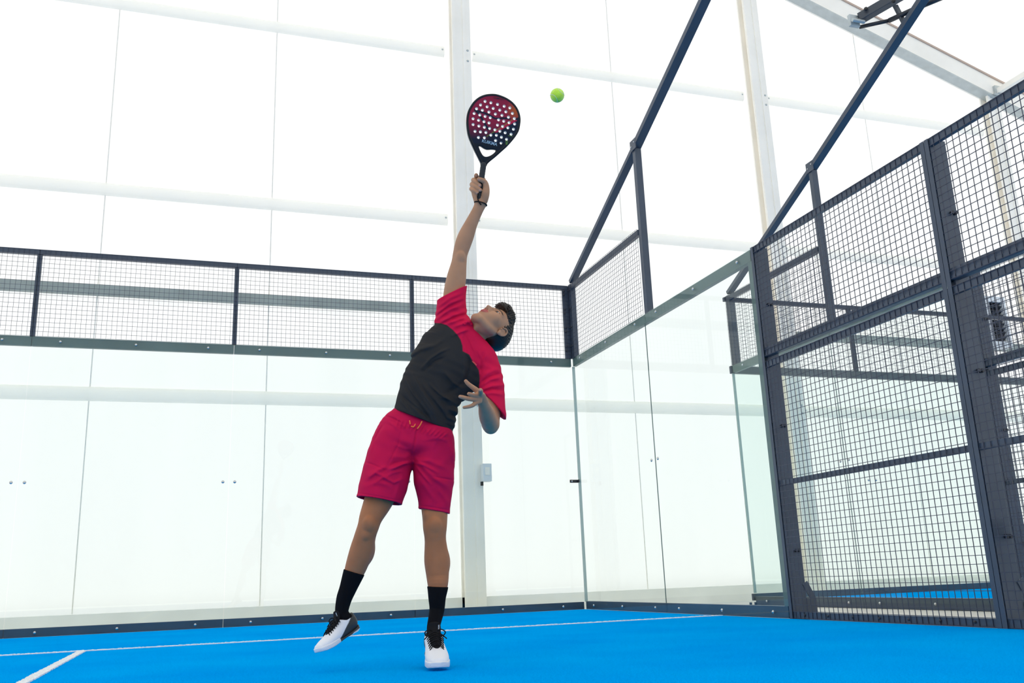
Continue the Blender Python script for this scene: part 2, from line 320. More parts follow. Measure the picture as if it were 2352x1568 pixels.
# --- side walls: ours (x=0) and the neighbouring court's (x=GX)
def side_wall(X, ours):
    own = 'of our side wall' if ours else 'of the neighbouring court'
    sd = 1.0
    for y0, y1, w in ((-2, 0, 'next to the court corner'), (-4, -2, 'ending at the tall mesh fence')):
        t = glass_x(X, y0, y1, 'clear glass panel %s, %s' % (own, w), 'side wall glass panels')
        if y1 == 0:
            bolt_row([(X-.001, q, 1.47) for q in (-2.07, -1.93)], (-1, 0, 0), CHROME, t, .017)
            MB().box(X+.001, X+.011, -2.001, -1.999, .09, H3-.1).build('silicone_joint', BEAMG, t)
    for z0, z1, nm, lab in ((.0 if ours else -.058, .09 if ours else .05, 'base_rail', 'dark steel base rail under the glass %s' % own), (H3-.10, H3, 'top_rail', 'steel beam along the top of the glass %s' % own)):
        t = empty(nm, (X+.03, -2, z0), lab, 'rail')
        for y0, y1 in ((-2, 0), (-3.963, -2)): MB().box(X+.014, X+.06, y0+.002, y1-.002, z0, z1).build('beam_section', BEAMG if z0 > 1 else STEEL, t, .002)
        bolt_row([(X-.001, y+k, (z0+z1)/2) for y in (-4, -2) for k in (.22, .98, 1.74)], (-1, 0, 0), CHROME, t, .014)
    # light tower: short post and a long inclined strut
    t = empty('light_tower', (X+.04, -2, H3), 'dark steel post and long inclined strut rising from the glass '+own, 'frame', 'inclined light struts')
    MB().box(X+.015, X+.088, -2.055, -1.99, H3+.001, 4.84).build('post_tube', STEEL, t, .002)
    MB().bar((X+.05, -.04, 3.965), (X+.05, -2.02, 4.87), .085, .05).build('lower_strut', STEEL, t, .002)
    MB().bar((X+.05, -2.02, 4.87), (X+.05, -6.4, 6.93), .095, .06).build('upper_strut', STEEL, t, .002)
    MB().box(X+.0, X+.01, -2.10, -1.97, 4.82, 4.94).build('joint_plate', STEEL, t, .002)
    bolt_row([(X-.001, -2.0, 4.87), (X-.001, -2.07, 4.90)], (-1, 0, 0), CHROME, t, .009)
    # mesh above the first glass
    t = empty('mesh_screen', (X, -1, H3), 'small framed mesh panel above the corner glass '+own, 'mesh panels above the side glass')
    MB().box(X+.008, X+.05, -1.985, -.09, H4-.07, H4-.005).build('top_bar', STEEL, t, .002)
    grid_x(t, -1.985, -.02, H3, H4-.004, X-.001, w=.0026)
    if not ours:
        t = empty('corner_post', (X+.05, -.04, H3), 'dark corner post above the glass of the neighbouring court', 'post')
        MB().box(X+.008, X+.09, -.088, .0, H3+.001, H4).build('post_tube', STEEL, t, .002)
        t = empty('corner_profile', (X, 0, 0), 'grey green edge profile on a base plate at the neighbouring glass corner', 'profile')
        MB().box(X-.16, X+.008, -.14, .10, -.06, -.048).cyl((X-.12, -.09, -.048), (X-.12, -.09, -.015), .016).cyl((X-.05, -.09, -.048), (X-.05, -.09, -.015), .016).build('base_plate', STEEL, t, .001)
        MB().box(X+.0125, X+.045, .0125, .03, .091, H3-.101).build('edge_strip', bpy.data.materials['glass_edge'], t)
    # tall mesh fence bays
    for bi, (y0, y1, w) in enumerate(((-6, -4, 'first tall bay beside the glass'), (-8, -6, 'second tall bay, cut by the right photo edge'))):
        if not ours and bi: continue
        t = empty('mesh_fence', (X, (y0+y1)/2, 0), 'tall mesh fence %s, %s' % (own, w if ours else 'behind the nearer fence'), 'tall mesh fence bays')
        for z0, z1 in ((.0, 1.995), (2.035, H3)):
            fr = MB().box(X+.004, X+.03, y0+.003, y0+.036, z0, z1).box(X+.004, X+.03, y1-.036, y1-.003, z0, z1)
            fr.box(X+.004, X+.03, y0+.036, y1-.036, z0, z0+(.05 if z0 < .1 else .03)).box(X+.004, X+.034, y0+.036, y1-.036, z1-.05, z1)
            fr.build('frame', STEEL, t, .0015)
            grid_x(t, y0+.02, y1-.02, z0+.005, z1-.003, X-.001, w=.0036)
        MB().box(X+.006, X+.026, y0+.036, y1-.036, .995, 1.035).build('middle_bar', STEEL, t, .001)
        MB().box(X+.008, X+.07, y0+.036, y1-.036, 2.04, 2.11).build('cross_rail', STEEL, t, .002)
        for q in (y0+.002, y1-.036): MB().box(X-.008, X-.0055, q, q+.034, .0, H3).build('edge_flat', STEEL, t)
        bolt_row([(X-.001, y0+.2+k*.27, .028) for k in range(7)], (-1, 0, 0), STEEL_D, t, .009)
    for y, w in ((-4, 'at the end of the glass'), (-6, 'between the tall mesh bays')):
        if not ours and y == -6: continue
        t = empty('fence_post', (X+.07, y, 0), 'tall dark steel post %s %s' % (own, w), 'post', 'tall fence posts')
        MB().box(X+.031, X+.135, y-.034, y+.034, -.06, H3).build('post_tube', STEEL, t, .003)
        MB().bar((X+.135, y-.036, .26), (X+.20, y-.036, .13), .006, .05, (0, 1, 0)).box(X+.135, X+.22, y-.04, y-.034, -.012, .14).build('foot_gusset', STEEL, t)
        for z in (.5, 1.47, 2.48):
            for q in (.085, .112): MB().cyl((X+q, y-.034, z), (X+q, y-.054, z), .012, 6).build('bolt', STEEL_D, t)
        if y == -4: MB().box(X+.014, X+.03, y+.0, y+.085, .09, H3-.1).build('glass_channel', BEAMG, t)
side_wall(0.0, True); side_wall(GX, False)
# gate bar on our fence, cut by the photo edge
t = empty('gate_bar', (.12, -6.5, .55), 'thick dark bolted bar behind the mesh at the lower right photo edge', 'bar')
MB().box(.15, .17, -7.9, -6.12, .50, .60).build('flat_bar', STEEL_D, t, .002)
bolt_row([(.148, y, z) for y in (-6.155, -6.185) for z in (.53, .575)], (-1, 0, 0), CHROME, t, .009)

# --- neighbouring court's back wall
NW = [(GX+2*i, GX+2*i+2) for i in range(4)]
nn = ['nearest the shared aisle', 'second from the aisle', 'third from the aisle', 'farthest right']
for (x0, x1), w in zip(NW, nn):
    t = glass_y(x0, x1, 'clear glass back panel of the neighbouring court, '+w, 'glass panels of the neighbouring back wall')
    if x0 > GX: studs_y(t, x0)
    t = empty('mesh_screen', ((x0+x1)/2, -.004, H3), 'wire mesh panel above the neighbouring back glass, '+w, 'mesh panels of the neighbouring back wall')
    grid_y(t, x0, x1, H3, H4-.004, -.003, w=.0026)
    if x0 > GX:
        t = empty('fence_post', (x0, .03, H3), 'short post of the neighbouring back mesh, left edge of the panel '+w, 'post', 'short posts of the neighbouring back mesh')
        MB().box(x0-.03, x0+.03, .006, .05, H3+.001, H4-.056).build('post_tube', STEEL, t, .003)
for z0, z1, nm, lab in ((.0, .082, 'base_rail', 'dark base rail of the neighbouring back wall'), (H3-.10, H3, 'top_rail', 'steel beam along the neighbouring back glass'), (H4-.055, H4, 'handrail', 'thin top rail of the neighbouring back mesh')):
    t = empty(nm, (6, .03, z0), lab, 'rail')
    MB().box(GX, GX+8, .014, .06, z0, z1).build('beam_section', STEEL, t, .002)
# floodlight arm on the neighbouring strut
t = empty('floodlight', (GX+.05, -3.6, 5.8), 'dark floodlight bar bolted across the inclined strut at the top', 'floodlight')
LM = mat('lamp_housing', (.05, .06, .075), .4)
MB().bar((2.03, -3.42, 5.90), (2.38, -3.80, 6.06), .09, .10, (0, 0, 1)).build('lamp_bar', LM, t, .006)
MB().cyl((2.05, -3.38, 5.83), (2.24, -3.6, 5.80), .02).cyl((2.24, -3.6, 5.80), (2.36, -3.85, 5.80), .026).cyl((2.36, -3.85, 5.80), (2.55, -4.05, 5.84), .026).cyl((2.55, -4.05, 5.84), (2.8, -4.5, 6.0), .03).build('bent_arm', STEEL_D, t, 0, True)
MB().box(1.90, 2.02, -3.43, -3.39, 5.80, 5.93).cyl((1.9, -3.46, 5.84), (2.05, -3.46, 5.84), .02).build('bracket', GALV, t, .004)
MB().bar((2.32, -3.71, 5.715), (2.27, -3.68, 5.93), .05, .03).build('mounting_arm', LM, t, .003)
bolt_row([(2.03, -3.53, 5.945), (2.22, -3.72, 5.945)], (-.6, -.6, 0), BLACKP, t, .022)
# ------------------------------------------------------------------ implicit-surface modelling kit
HF = np.array([AF[0], AF[1], 0.0]); HF /= np.linalg.norm(HF)
def K(u, v, s):                       # world point on the sight line of (u, v) at horizontal distance s from the camera
    r = AF+AR*(u-1176)/FPX-AU*(v-784)/FPX
    return CAM+r*(s/(r@HF))
def PX(n, p): return n*((p-CAM)@AF)/FPX      # n photo pixels in metres at p
def TOPX(P):
    d = P-CAM; z = d@AF
    return 1176+FPX*(d@AR)/z, 784-FPX*(d@AU)/z
def nrm(v): return v/np.linalg.norm(v)
def smin(a, b, k):
    if k <= 0: return np.minimum(a, b)
    h = np.maximum(k-np.abs(a-b), 0)/k
    return np.minimum(a, b)-h*h*k*.25
def smax(a, b, k): return -smin(-a, -b, k)
class Prim:
    def __init__(s, fn, lo, hi): s.fn = fn; s.lo = np.array(lo); s.hi = np.array(hi)
    def __call__(s, p): return s.fn(p)
def loft_pts(P, a, b, X=None, closed_caps=1.0, n=5):
    """smooth tube of elliptical sections; a = half width along X, b = half depth"""
    P = np.array(P, float); a = np.array(a, float); b = np.array(b, float)
    m = len(P)
    if m > 2 and n > 1:
        Q, A, Bb = [], [], []
        for i in range(m-1):
            i0, i3 = max(i-1, 0), min(i+2, m-1)
            for j in range(n):
                t = j/n
                def cr(v): return .5*((2*v[i])+(-v[i0]+v[i+1])*t+(2*v[i0]-5*v[i]+4*v[i+1]-v[i3])*t*t+(-v[i0]+3*v[i]-3*v[i+1]+v[i3])*t**3)
                Q.append(cr(P)); A.append(cr(a)); Bb.append(cr(b))
        Q.append(P[-1]); A.append(a[-1]); Bb.append(b[-1]); P = np.array(Q); a = np.array(A); b = np.array(Bb)
    T = np.gradient(P, axis=0); T /= np.linalg.norm(T, axis=1)[:, None]
    V = -AF if X is None else None
    Xs = []
    for t in T:
        x = np.cross(V, t) if X is None else np.asarray(X, float)-t*np.dot(X, t)
        l = np.linalg.norm(x); x = AR if l < 1e-3 else x/l
        if Xs and np.dot(x, Xs[-1]) < 0: x = -x
        Xs.append(x)
    Xs = np.array(Xs); S = P[1:]-P[:-1]; L2 = (S*S).sum(1)+1e-12
    def fn(p):
        best = np.full(len(p), 1e9); bi = np.zeros(len(p), int); bt = np.zeros(len(p))
        cc = (p.min(0)+p.max(0))*.5; rr = np.linalg.norm(p.max(0)-cc)
        tc = np.clip(((cc-P[:-1])*S).sum(1)/L2, 0, 1); dc = np.linalg.norm(cc-P[:-1]-tc[:, None]*S, axis=1)
        for i in np.nonzero(dc <= dc.min()+2*rr+1e-6)[0]:
            t = np.clip(((p-P[i])@S[i])/L2[i], 0, 1); w = p-P[i]-t[:, None]*S[i]; d2 = (w*w).sum(1)
            m_ = d2 < best; best = np.where(m_, d2, best); bi[m_] = i; bt = np.where(m_, t, bt)
        t1 = bt[:, None]; c = P[bi]+S[bi]*t1; w = p-c
        x = Xs[bi]*(1-t1)+Xs[bi+1]*t1; tt = T[bi]*(1-t1)+T[bi+1]*t1; y = np.cross(tt, x)
        ra = a[bi]*(1-bt)+a[bi+1]*bt; rb = b[bi]*(1-bt)+b[bi+1]*bt; rc = np.minimum(ra, rb)*closed_caps
        q = np.sqrt(((w*x).sum(1)/ra)**2+((w*y).sum(1)/rb)**2+((w*tt).sum(1)/rc)**2)+1e-9
        return np.sqrt((w*w).sum(1))*(1-1/np.maximum(q, .05))
    r = max(a.max(), b.max())
    return Prim(fn, P.min(0)-r, P.max(0)+r)
def loft(rows, grow=0.0, X=None, n=5, caps=1.0):      # rows: u, v, s, half width px, depth ratio
    P = [K(*r[:3]) for r in rows]; a = [PX(r[3], p)+grow for r, p in zip(rows, P)]
    b = [PX(r[3], p)*r[4]+grow for r, p in zip(rows, P)]
    return loft_pts(P, a, b, X, caps, n)
def ell(c, rad, M=None):
    c = np.array(c, float); rad = np.array(rad, float); M = np.eye(3) if M is None else M
    def fn(p):
        w = (p-c)@M; q = np.sqrt(((w/rad)**2).sum(1))+1e-9
        return np.sqrt((w*w).sum(1)+1e-12)*(1-1/np.maximum(q, .05))
    r = rad.max(); return Prim(fn, c-r, c+r)
def rcone(a, b, r1, r2): return loft_pts([a, b], [r1, r2], [r1, r2], None, 1.0, 1)

def mesh_sdf(adds, subs=(), post=None, h=.003, B=10, pad=.02, slack=.006):
    """surface nets over the blocks that can hold the surface; returns verts, quads"""
    lo = np.min([a.lo for a, k in adds], 0)-pad; hi = np.max([a.hi for a, k in adds], 0)+pad
    nb = np.ceil((hi-lo)/(h*B)).astype(int)
    N = (nb*B+2).astype(np.int64)
    g = np.stack(np.meshgrid(*[np.arange(B+1)]*3, indexing='ij'), -1).reshape(-1, 3)
    VI, VP, E = [], [], []
    R = h*B
    km = max(k for a, k in adds); LO = np.array([a.lo-km for a, k in adds]); HI = np.array([a.hi+km for a, k in adds])
    lim = R*.95+(.012 if post is not None else .004)+slack; S4 = 4; todo = []
    sg = np.stack(np.meshgrid(*[np.arange(S4)]*3, indexing='ij'), -1).reshape(-1, 3)
    for sb in np.ndindex(*(-(-nb//S4))):
        s0 = lo+np.array(sb)*R*S4; ok = np.all(LO-pad < s0+R*S4, 1) & np.all(HI+pad > s0, 1)
        if not ok.any(): continue
        bs = np.array(sb)*S4+sg; bs = bs[np.all(bs < nb, 1)]; c = lo+(bs+.5)*R; d = None
        for q in np.nonzero(ok)[0]: e = adds[q][0](c); d = e if d is None else smin(d, e, adds[q][1])
        kp = d <= lim
        if post is None and not subs: kp &= d >= -lim
        todo += [tuple(x) for x in bs[kp]]
    for bi in todo:
        b0 = lo+np.array(bi)*R; b1 = b0+R
        ok = np.nonzero(np.all(LO-.004 < b1, 1) & np.all(HI+.004 > b0, 1))[0]
        if len(ok) == 0: continue
        act = [adds[q] for q in ok]
        p = b0+g*h
        d = act[0][0](p)
        for a, k in act[1:]: d = smin(d, a(p), k)
        for a, k in subs:
            if np.all(a.lo-.02 < b1) and np.all(a.hi+.02 > b0): d = smax(d, -a(p), k)
        if post is not None: d = post(p, d)
        if d.min() > 0 or d.max() < 0: continue
        D = d.reshape(B+1, B+1, B+1); I = D < 0
        # cells
        cs = [I[i:B+i, j:B+j, k:B+k] for i in (0, 1) for j in (0, 1) for k in (0, 1)]
        sm = sum(x.astype(np.int8) for x in cs); cell = np.argwhere((sm > 0) & (sm < 8))
        if len(cell) == 0: continue
        acc = np.zeros((len(cell), 3)); cnt = np.zeros(len(cell))
        off = [(i, j, k) for i in (0, 1) for j in (0, 1) for k in (0, 1)]
        for ax in range(3):
            for o in off:
                if o[ax]: continue
                q = cell+np.array(o); q2 = q.copy(); q2[:, ax] += 1
                da = D[q[:, 0], q[:, 1], q[:, 2]]; db = D[q2[:, 0], q2[:, 1], q2[:, 2]]
                m_ = (da < 0) != (db < 0); t = np.where(m_, da/np.where(m_, da-db, 1), 0)
                pt = q.astype(float); pt[:, ax] += t
                acc += pt*m_[:, None]; cnt += m_
        base = np.array(bi)*B
        gi = cell+base
        VI.append((gi[:, 0]*N[1]+gi[:, 1])*N[2]+gi[:, 2]); VP.append(b0+acc/cnt[:, None]*h)
        for ax in range(3):
            sl = [slice(0, B)]*3; s2 = list(sl); s2[ax] = slice(1, B+1)
            a_ = I[tuple(sl)]; b_ = I[tuple(s2)]
            e = np.argwhere(a_ != b_)
            if len(e) == 0: continue
            fl = a_[e[:, 0], e[:, 1], e[:, 2]]; E.append((ax, e+base, fl))
    VI = np.concatenate(VI); VP = np.concatenate(VP); od = np.argsort(VI); VI = VI[od]; VP = VP[od]
    F = []
    for ax, e, fl in E:
        u, v = (ax+1) % 3, (ax+2) % 3; ids = []
        for du, dv in ((0, 0), (1, 0), (1, 1), (0, 1)):
            q = e.copy(); q[:, u] -= du; q[:, v] -= dv; ids.append((q[:, 0]*N[1]+q[:, 1])*N[2]+q[:, 2])
        ids = np.stack(ids, 1); ok = (e[:, u] > 0) & (e[:, v] > 0)
        pos = np.searchsorted(VI, ids); pos = np.minimum(pos, len(VI)-1); ok &= (VI[pos] == ids).all(1)
        pos[~fl] = pos[~fl][:, ::-1]; F.append(pos[ok])
    return VP, np.concatenate(F)
def relax(V, F, it=1, lam=.5):
    for _ in range(it):
        acc = np.zeros_like(V); c = np.zeros(len(V))
        for i in range(4):
            a, b = F[:, i], F[:, (i+1) % 4]
            for x, y in ((a, b), (b, a)):
                for k in range(3): acc[:, k] += np.bincount(x, V[y, k], len(V))
                c += np.bincount(x, minlength=len(V))
        V = V*(1-lam)+lam*acc/np.maximum(c, 1)[:, None]
    return V
def np_obj(name, V, F, m, parent, color=None, **kw):
    c = np.array(parent.location) if parent is not None else np.zeros(3)
    me = bpy.data.meshes.new(name); nv, nf = len(V), len(F)
    me.vertices.add(nv); me.vertices.foreach_set('co', np.ascontiguousarray(V, dtype=np.float32).ravel())
    me.loops.add(nf*4); me.polygons.add(nf)
    me.loops.foreach_set('vertex_index', F.astype(np.int32).ravel()); me.polygons.foreach_set('loop_start', np.arange(0, nf*4, 4, dtype=np.int32))
    me.update(calc_edges=True); me.validate()
    if color is not None:
        at = me.attributes.new('tint', 'FLOAT_COLOR', 'POINT'); C4 = np.ones((nv, 4), np.float32); C4[:, :3] = color
        at.data.foreach_set('color', C4.ravel())
    return link(name, me, m, parent, 0, True, **kw)
def seg2(U, V, pl):                     # distance in px to a polyline
    best = np.full(U.shape, 1e9)
    for (x0, y0), (x1, y1) in zip(pl[:-1], pl[1:]):
        dx, dy = x1-x0, y1-y0; t = np.clip(((U-x0)*dx+(V-y0)*dy)/(dx*dx+dy*dy+1e-9), 0, 1)
        best = np.minimum(best, np.hypot(U-x0-t*dx, V-y0-t*dy))
    return best
def inpoly(U, V, pl):
    c = np.zeros(U.shape, bool); n = len(pl)
    for i in range(n):
        (x0, y0), (x1, y1) = pl[i], pl[(i+1) % n]
        c ^= ((y0 > V) != (y1 > V)) & (U < (x1-x0)*(V-y0)/((y1-y0) or 1e-9)+x0)
    return c
def sdpoly(U, V, pl):
    d = seg2(U, V, list(pl)+[pl[0]]); return np.where(inpoly(U, V, pl), -d, d)
def folds(p, rows):                     # cloth creases: polyline, amplitude m, width px
    U, V = TOPX(p); o = np.zeros(len(p))
    for pl, amp, w in rows:
        xs = [q[0] for q in pl]; ys = [q[1] for q in pl]
        m_ = (U > min(xs)-4*w) & (U < max(xs)+4*w) & (V > min(ys)-4*w) & (V < max(ys)+4*w)
        if not m_.any(): continue
        d = seg2(U[m_], V[m_], pl); L = math.hypot(pl[-1][0]-pl[0][0], pl[-1][1]-pl[0][1])
        e = np.minimum(np.hypot(U[m_]-pl[0][0], V[m_]-pl[0][1]), np.hypot(U[m_]-pl[-1][0], V[m_]-pl[-1][1]))
        o[m_] += amp*np.exp(-(d/w)**2)*np.clip(.3+e/(L*.35), 0, 1)
    return o
def cplane(pa, pb, depth, side):        # half space through two world points and a depth direction; negative on 'side'
    n = nrm(np.cross(pb-pa, depth)); n = n if n@(side-pa) < 0 else -n
    return lambda p: (p-pa)@n

SKIN = mat('skin', (.4, .2, .12), .55, 0, .22, .06, 18, .08, 500, attr='tint')
CLOTH = mat('sports_cloth', (.5, .01, .05), .8, 0, .10, .03, 8, attr='tint')
SOCKM = mat('black_knit', (.007, .007, .009), .95, 0, .08, 0, 0, .6, 900)
HAIRM = mat('dark_brown_hair', (.016, .011, .008), .42, 0, .35)
SHOEM = mat('shoe_surface', (.8, .8, .8), .5, 0, .4, attr='tint')
BLACKF = mat('black_fabric', (.010, .010, .012), .8, 0, .15)
PLY = empty('person', tuple(K(985, 1530, 4.4)*np.array([1, 1, 0])), 'young man in red and black shirt and crimson shorts reaching up to hit the ball', 'person')

# lettering
def text_on(txt, P, ex, ey, size, m, name, parent, off=.0008):
    cu = bpy.data.curves.new(name, 'FONT'); cu.body = txt; cu.size = size; cu.extrude = .0002; cu.offset = size*.022; cu.align_x = 'CENTER'; cu.align_y = 'CENTER'
    o = bpy.data.objects.new(name, cu); COL.objects.link(o)
    dg = bpy.context.evaluated_depsgraph_get(); me = bpy.data.meshes.new_from_object(o.evaluated_get(dg)); bpy.data.objects.remove(o)
    ex = nrm(np.array(ex)); n = nrm(np.cross(ex, ey)); ey = np.cross(n, ex); P = np.array(P)+n*off
    me.transform(Matrix(((ex[0], ey[0], n[0], P[0]), (ex[1], ey[1], n[1], P[1]), (ex[2], ey[2], n[2], P[2]), (0, 0, 0, 1))))
    return link(name, me, m, parent)
# ------------------------------------------------------------------ body
SA = 4.44
arm_r = [(1040, 716, 4.47, 24, .9), (1042, 676, 4.46, 23.5, .95), (1048, 640, 4.455, 22.5, .95), (1054, 605, 4.45, 17.8, 1), (1057, 584, 4.45, 16.8, 1), (1063, 562, 4.445, 18.4, .95),
         (1071, 540, 4.44, 18.2, .9), (1082, 514, 4.43, 14.8, .9), (1096, 485, 4.42, 12.6, .85), (1104, 468, 4.415, 13.4, .72)]
arm_l = [(1110, 824, 4.45, 23, .9), (1122, 862, 4.43, 21, .95), (1128, 905, 4.41, 20, 1), (1130, 945, 4.385, 19.5, 1), (1127, 974, 4.355, 19, 1)]
fore_l = [(1127, 974, 4.355, 18.5, 1), (1122, 962, 4.30, 20, 1), (1117, 947, 4.23, 18, .95), (1112, 931, 4.16, 13.5, .85), (1108, 921, 4.13, 12.5, .75)]
leg_s = [(986, 1020, 4.425, 36, .85), (994, 1110, 4.41, 33.5, 1), (998, 1165, 4.395, 30.5, 1), (999, 1192, 4.385, 28.5, 1), (999, 1212, 4.38, 27.3, 1), (1000, 1240, 4.39, 24.6, 1.05), (1003, 1285, 4.41, 28.6, 1.1),
         (1005, 1320, 4.41, 26, 1.1), (1005.5, 1347, 4.40, 22.6, 1.05), (1003.5, 1395, 4.41, 14, 1.1), (1000, 1425, 4.43, 12, 1.2)]
leg_k = [(916, 1030, 4.415, 36, .85), (885, 1110, 4.365, 37, 1), (869, 1150, 4.345, 33, 1), (853, 1185, 4.325, 27, 1), (846, 1208, 4.32, 24.5, 1), (839, 1230, 4.335, 24.5, 1.05), (831, 1262, 4.36, 27, 1.1),
         (819, 1298, 4.38, 25, 1.1), (809, 1325, 4.39, 21, 1.05), (795, 1366, 4.40, 15, 1.1), (788, 1392, 4.41, 13, 1.1)]
torso = [(970, 968, 4.435, 58, .55), (978, 935, 4.435, 62, .62), (992, 893, 4.445, 66, .7), (1018, 855, 4.455, 76, .68), (1040, 822, 4.465, 78, .66), (1056, 790, 4.475, 64, .66), (1072, 772, 4.48, 34, .9)]
pelvis = [(971, 965, 4.435, 58, .52), (960, 990, 4.435, 66, .50), (952, 1012, 4.43, 70, .46)]
# hand that holds the racket (palm side toward the camera)
SH = 4.41
hand_r = [(loft([(1104, 468, SH+.002, 13.4, .7), (1104, 452, SH+.006, 15.5, .55), (1103, 432, SH+.018, 16.0, .42), (1102, 414, SH+.022, 13, .42)]), .006)]
for kn, md, tip, r in (((1110, 412, SH+.030), (1096, 407, SH+.034), (1094, 401.5, SH+.012), 4.9),
                       ((1100, 413, SH+.034), (1088, 414, SH+.010), (1102, 426, SH-.026), 5.2),
                       ((1098, 423, SH+.034), (1085, 424, SH+.008), (1103, 436.5, SH-.026), 5.3),
                       ((1096, 433, SH+.032), (1083, 434, SH+.008), (1096.5, 443, SH-.022), 4.7)):
    m1 = tuple((np.array(kn)*.4+np.array(md)*.6)+np.array([-1.5, 0, .008])); m2 = tuple(np.array(md)*.55+np.array(tip)*.45+np.array([-1.5, -1, -.010]))
    hand_r.append((loft([(*kn, r*1.1, 1), (*m1, r*1.08, 1), (*md, r*1.06, 1), (*m2, r*1.0, .95), (*tip, r*.88, .9)], n=3), .003))
hand_r.append((loft([(1113, 460, SH-.002, 8, 1), (1115, 445, SH-.010, 9.4, 1), (1116.5, 431, SH-.014, 7.8, .95), (1114, 419, SH-.024, 6.2, .9), (1106, 413.5, SH-.034, 5.6, .85), (1099.5, 411.5, SH-.037, 4.9, .8)], n=3), .005))
hand_r.append((loft([(1096, 460, SH-.002, 8, .9), (1091, 446, SH-.003, 7.5, .9), (1088, 436, SH+.006, 6, .9)]), .008))
# open left hand in front of the belly
hand_l = [(loft([(1108, 921, 4.13, 12.2, .72), (1104, 914, 4.105, 13.5, .62), (1100, 908, 4.08, 13.5, .55), (1099, 905, 4.07, 11, .5)]), .010)]
for rows in ([(1103, 906, 4.095, 7.5, 1), (1094, 896, 4.075, 6.6, .95), (1086, 889.5, 4.065, 5.6, .95), (1076, 882, 4.055, 5.0, .9), (1069.5, 874.5, 4.05, 4.2, .85)],
             [(1102, 909, 4.085, 6.5, 1), (1104, 901, 4.05, 5.8, 1), (1103.5, 896.5, 4.02, 5.5, .95), (1102.5, 895.5, 4.005, 4.6, .95)],
             [(1102, 912, 4.085, 6.2, 1), (1094, 909, 4.06, 5.3, 1), (1085, 906.5, 4.045, 5.0, .95), (1076.5, 904, 4.035, 4.3, .9)],
             [(1101, 917, 4.085, 6.2, 1), (1089, 917, 4.06, 5.6, 1), (1076, 915.5, 4.045, 5.2, .95), (1064, 912.5, 4.035, 4.9, .95), (1056.5, 910.5, 4.03, 4.2, .9)],
             [(1102, 921, 4.09, 5.8, 1), (1093, 925, 4.07, 5.2, 1), (1085, 931, 4.058, 4.7, .95), (1075, 934, 4.05, 4.2, .95), (1065.5, 935.5, 4.045, 3.7, .9)]):
    hand_l.append((loft(rows, n=3), .004))
# head frame: columns = person's left, crown, face direction in (right, up, to-camera)
HR = np.array([[.750, .662, .014], [-.192, .198, .961], [.633, -.723, .276]])
HM = np.stack([AR, AU, -AF], 1)@HR
HO = K(1126, 753, 4.49); HS = 1.0
def HP(x, y, z): return HO+HM@(np.array([x, y, z])*HS)
def hell(c, r, tilt=None): return ell(HP(*c), np.array(r)*HS, HM if tilt is None else HM@tilt)
def hcap(pts, rr): return loft_pts([HP(*p) for p in pts], np.array(rr)*HS, np.array(rr)*HS, None, 1.0, 3 if len(pts) > 2 else 1)
headadd = [(hell((0, .042, -.022), (.073, .086, .096)), .01), (hell((0, .050, .020), (.061, .060, .066)), .03), (hell((0, -.018, .028), (.061, .085, .064)), .03)]
for s in (-1, 1):
    headadd += [(hcap([(s*.055, -.038, -.002), (s*.047, -.070, .026), (s*.020, -.095, .068)], [.017, .017, .017]), .020),
                (hell((s*.036, -.014, .058), (.026, .026, .026)), .03), (hcap([(s*.012, .036, .088), (s*.046, .034, .068)], [.0095, .009]), .016),
                (hell((s*.0125, -.0235, .0985), (.0085, .0075, .009)), .008)]
headadd += [(hell((0, -.094, .074), (.020, .016, .017)), .02), (hell((0, -.050, .070), (.032, .026, .027)), .022),
            (hcap([(0, .030, .085), (0, .008, .099), (0, -.016, .1135)], [.0075, .0075, .0092]), .012), (hell((0, -.008, .099), (.013, .018, .009)), .012)]
lips = [(hcap([(-.024, -.045, .087), (-.010, -.0400, .0985), (0, -.0415, .1005), (.010, -.0400, .0985), (.024, -.045, .087)], [.0036, .0062, .0060, .0062, .0036]), .006),
        (hcap([(-.022, -.0465, .088), (-.009, -.0525, .0970), (0, -.0535, .0985), (.009, -.0525, .0970), (.022, -.0465, .088)], [.0036, .0068, .0078, .0068, .0036]), .006)]
eyeadd, eyesub = [], []
for s in (-1, 1):
    eyesub.append((hell((s*.032, .0175, .0925), (.016, .0095, .011)), .012))
lid = [(hell((s*.0318, .0165, .0745), (.0150, .0140, .0140)), .004) for s in (-1, 1)]
slit = [(hell((s*.032, .0160, .0885), (.0120, .0040, .0075)), .002) for s in (-1, 1)]
nost = [(hell((s*.0068, -.0300, .1035), (.0042, .0056, .0062)), .002) for s in (-1, 1)]
mouthcut = [(hcap([(-.023, -.0458, .0945), (0, -.0470, .1075), (.023, -.0458, .0945)], [.0012, .0016, .0012]), .002)]
ear = []
earsub = []
ET = np.array([[math.cos(.35), 0, math.sin(.35)], [0, 1, 0], [-math.sin(.35), 0, math.cos(.35)]])
for s in (-1, 1):
    T = ET if s < 0 else ET.T
    ear += [(hell((s*.078, .000, -.008), (.0085, .029, .0175), T), .006),
            (hcap([(s*.078, .012, .012), (s*.085, .028, .002), (s*.089, .028, -.014), (s*.089, .008, -.025), (s*.085, -.014, -.020)], [.0042, .0044, .0044, .0042, .0040]), .003),
            (hell((s*.079, -.024, -.006), (.006, .008, .008)), .006), (hell((s*.078, -.002, .010), (.005, .006, .005)), .004)]
    earsub += [(hell((s*.0895, -.001, -.005), (.0062, .016, .0100), T), .003)]
neck = [(1070, 800, 4.475, 36, .9), (1084, 778, 4.482, 27, 1.0), (1096, 767, 4.487, 24.5, 1.0), (1108, 757, 4.495, 24.5, .95), (1118, 750, 4.505, 24, .9)]
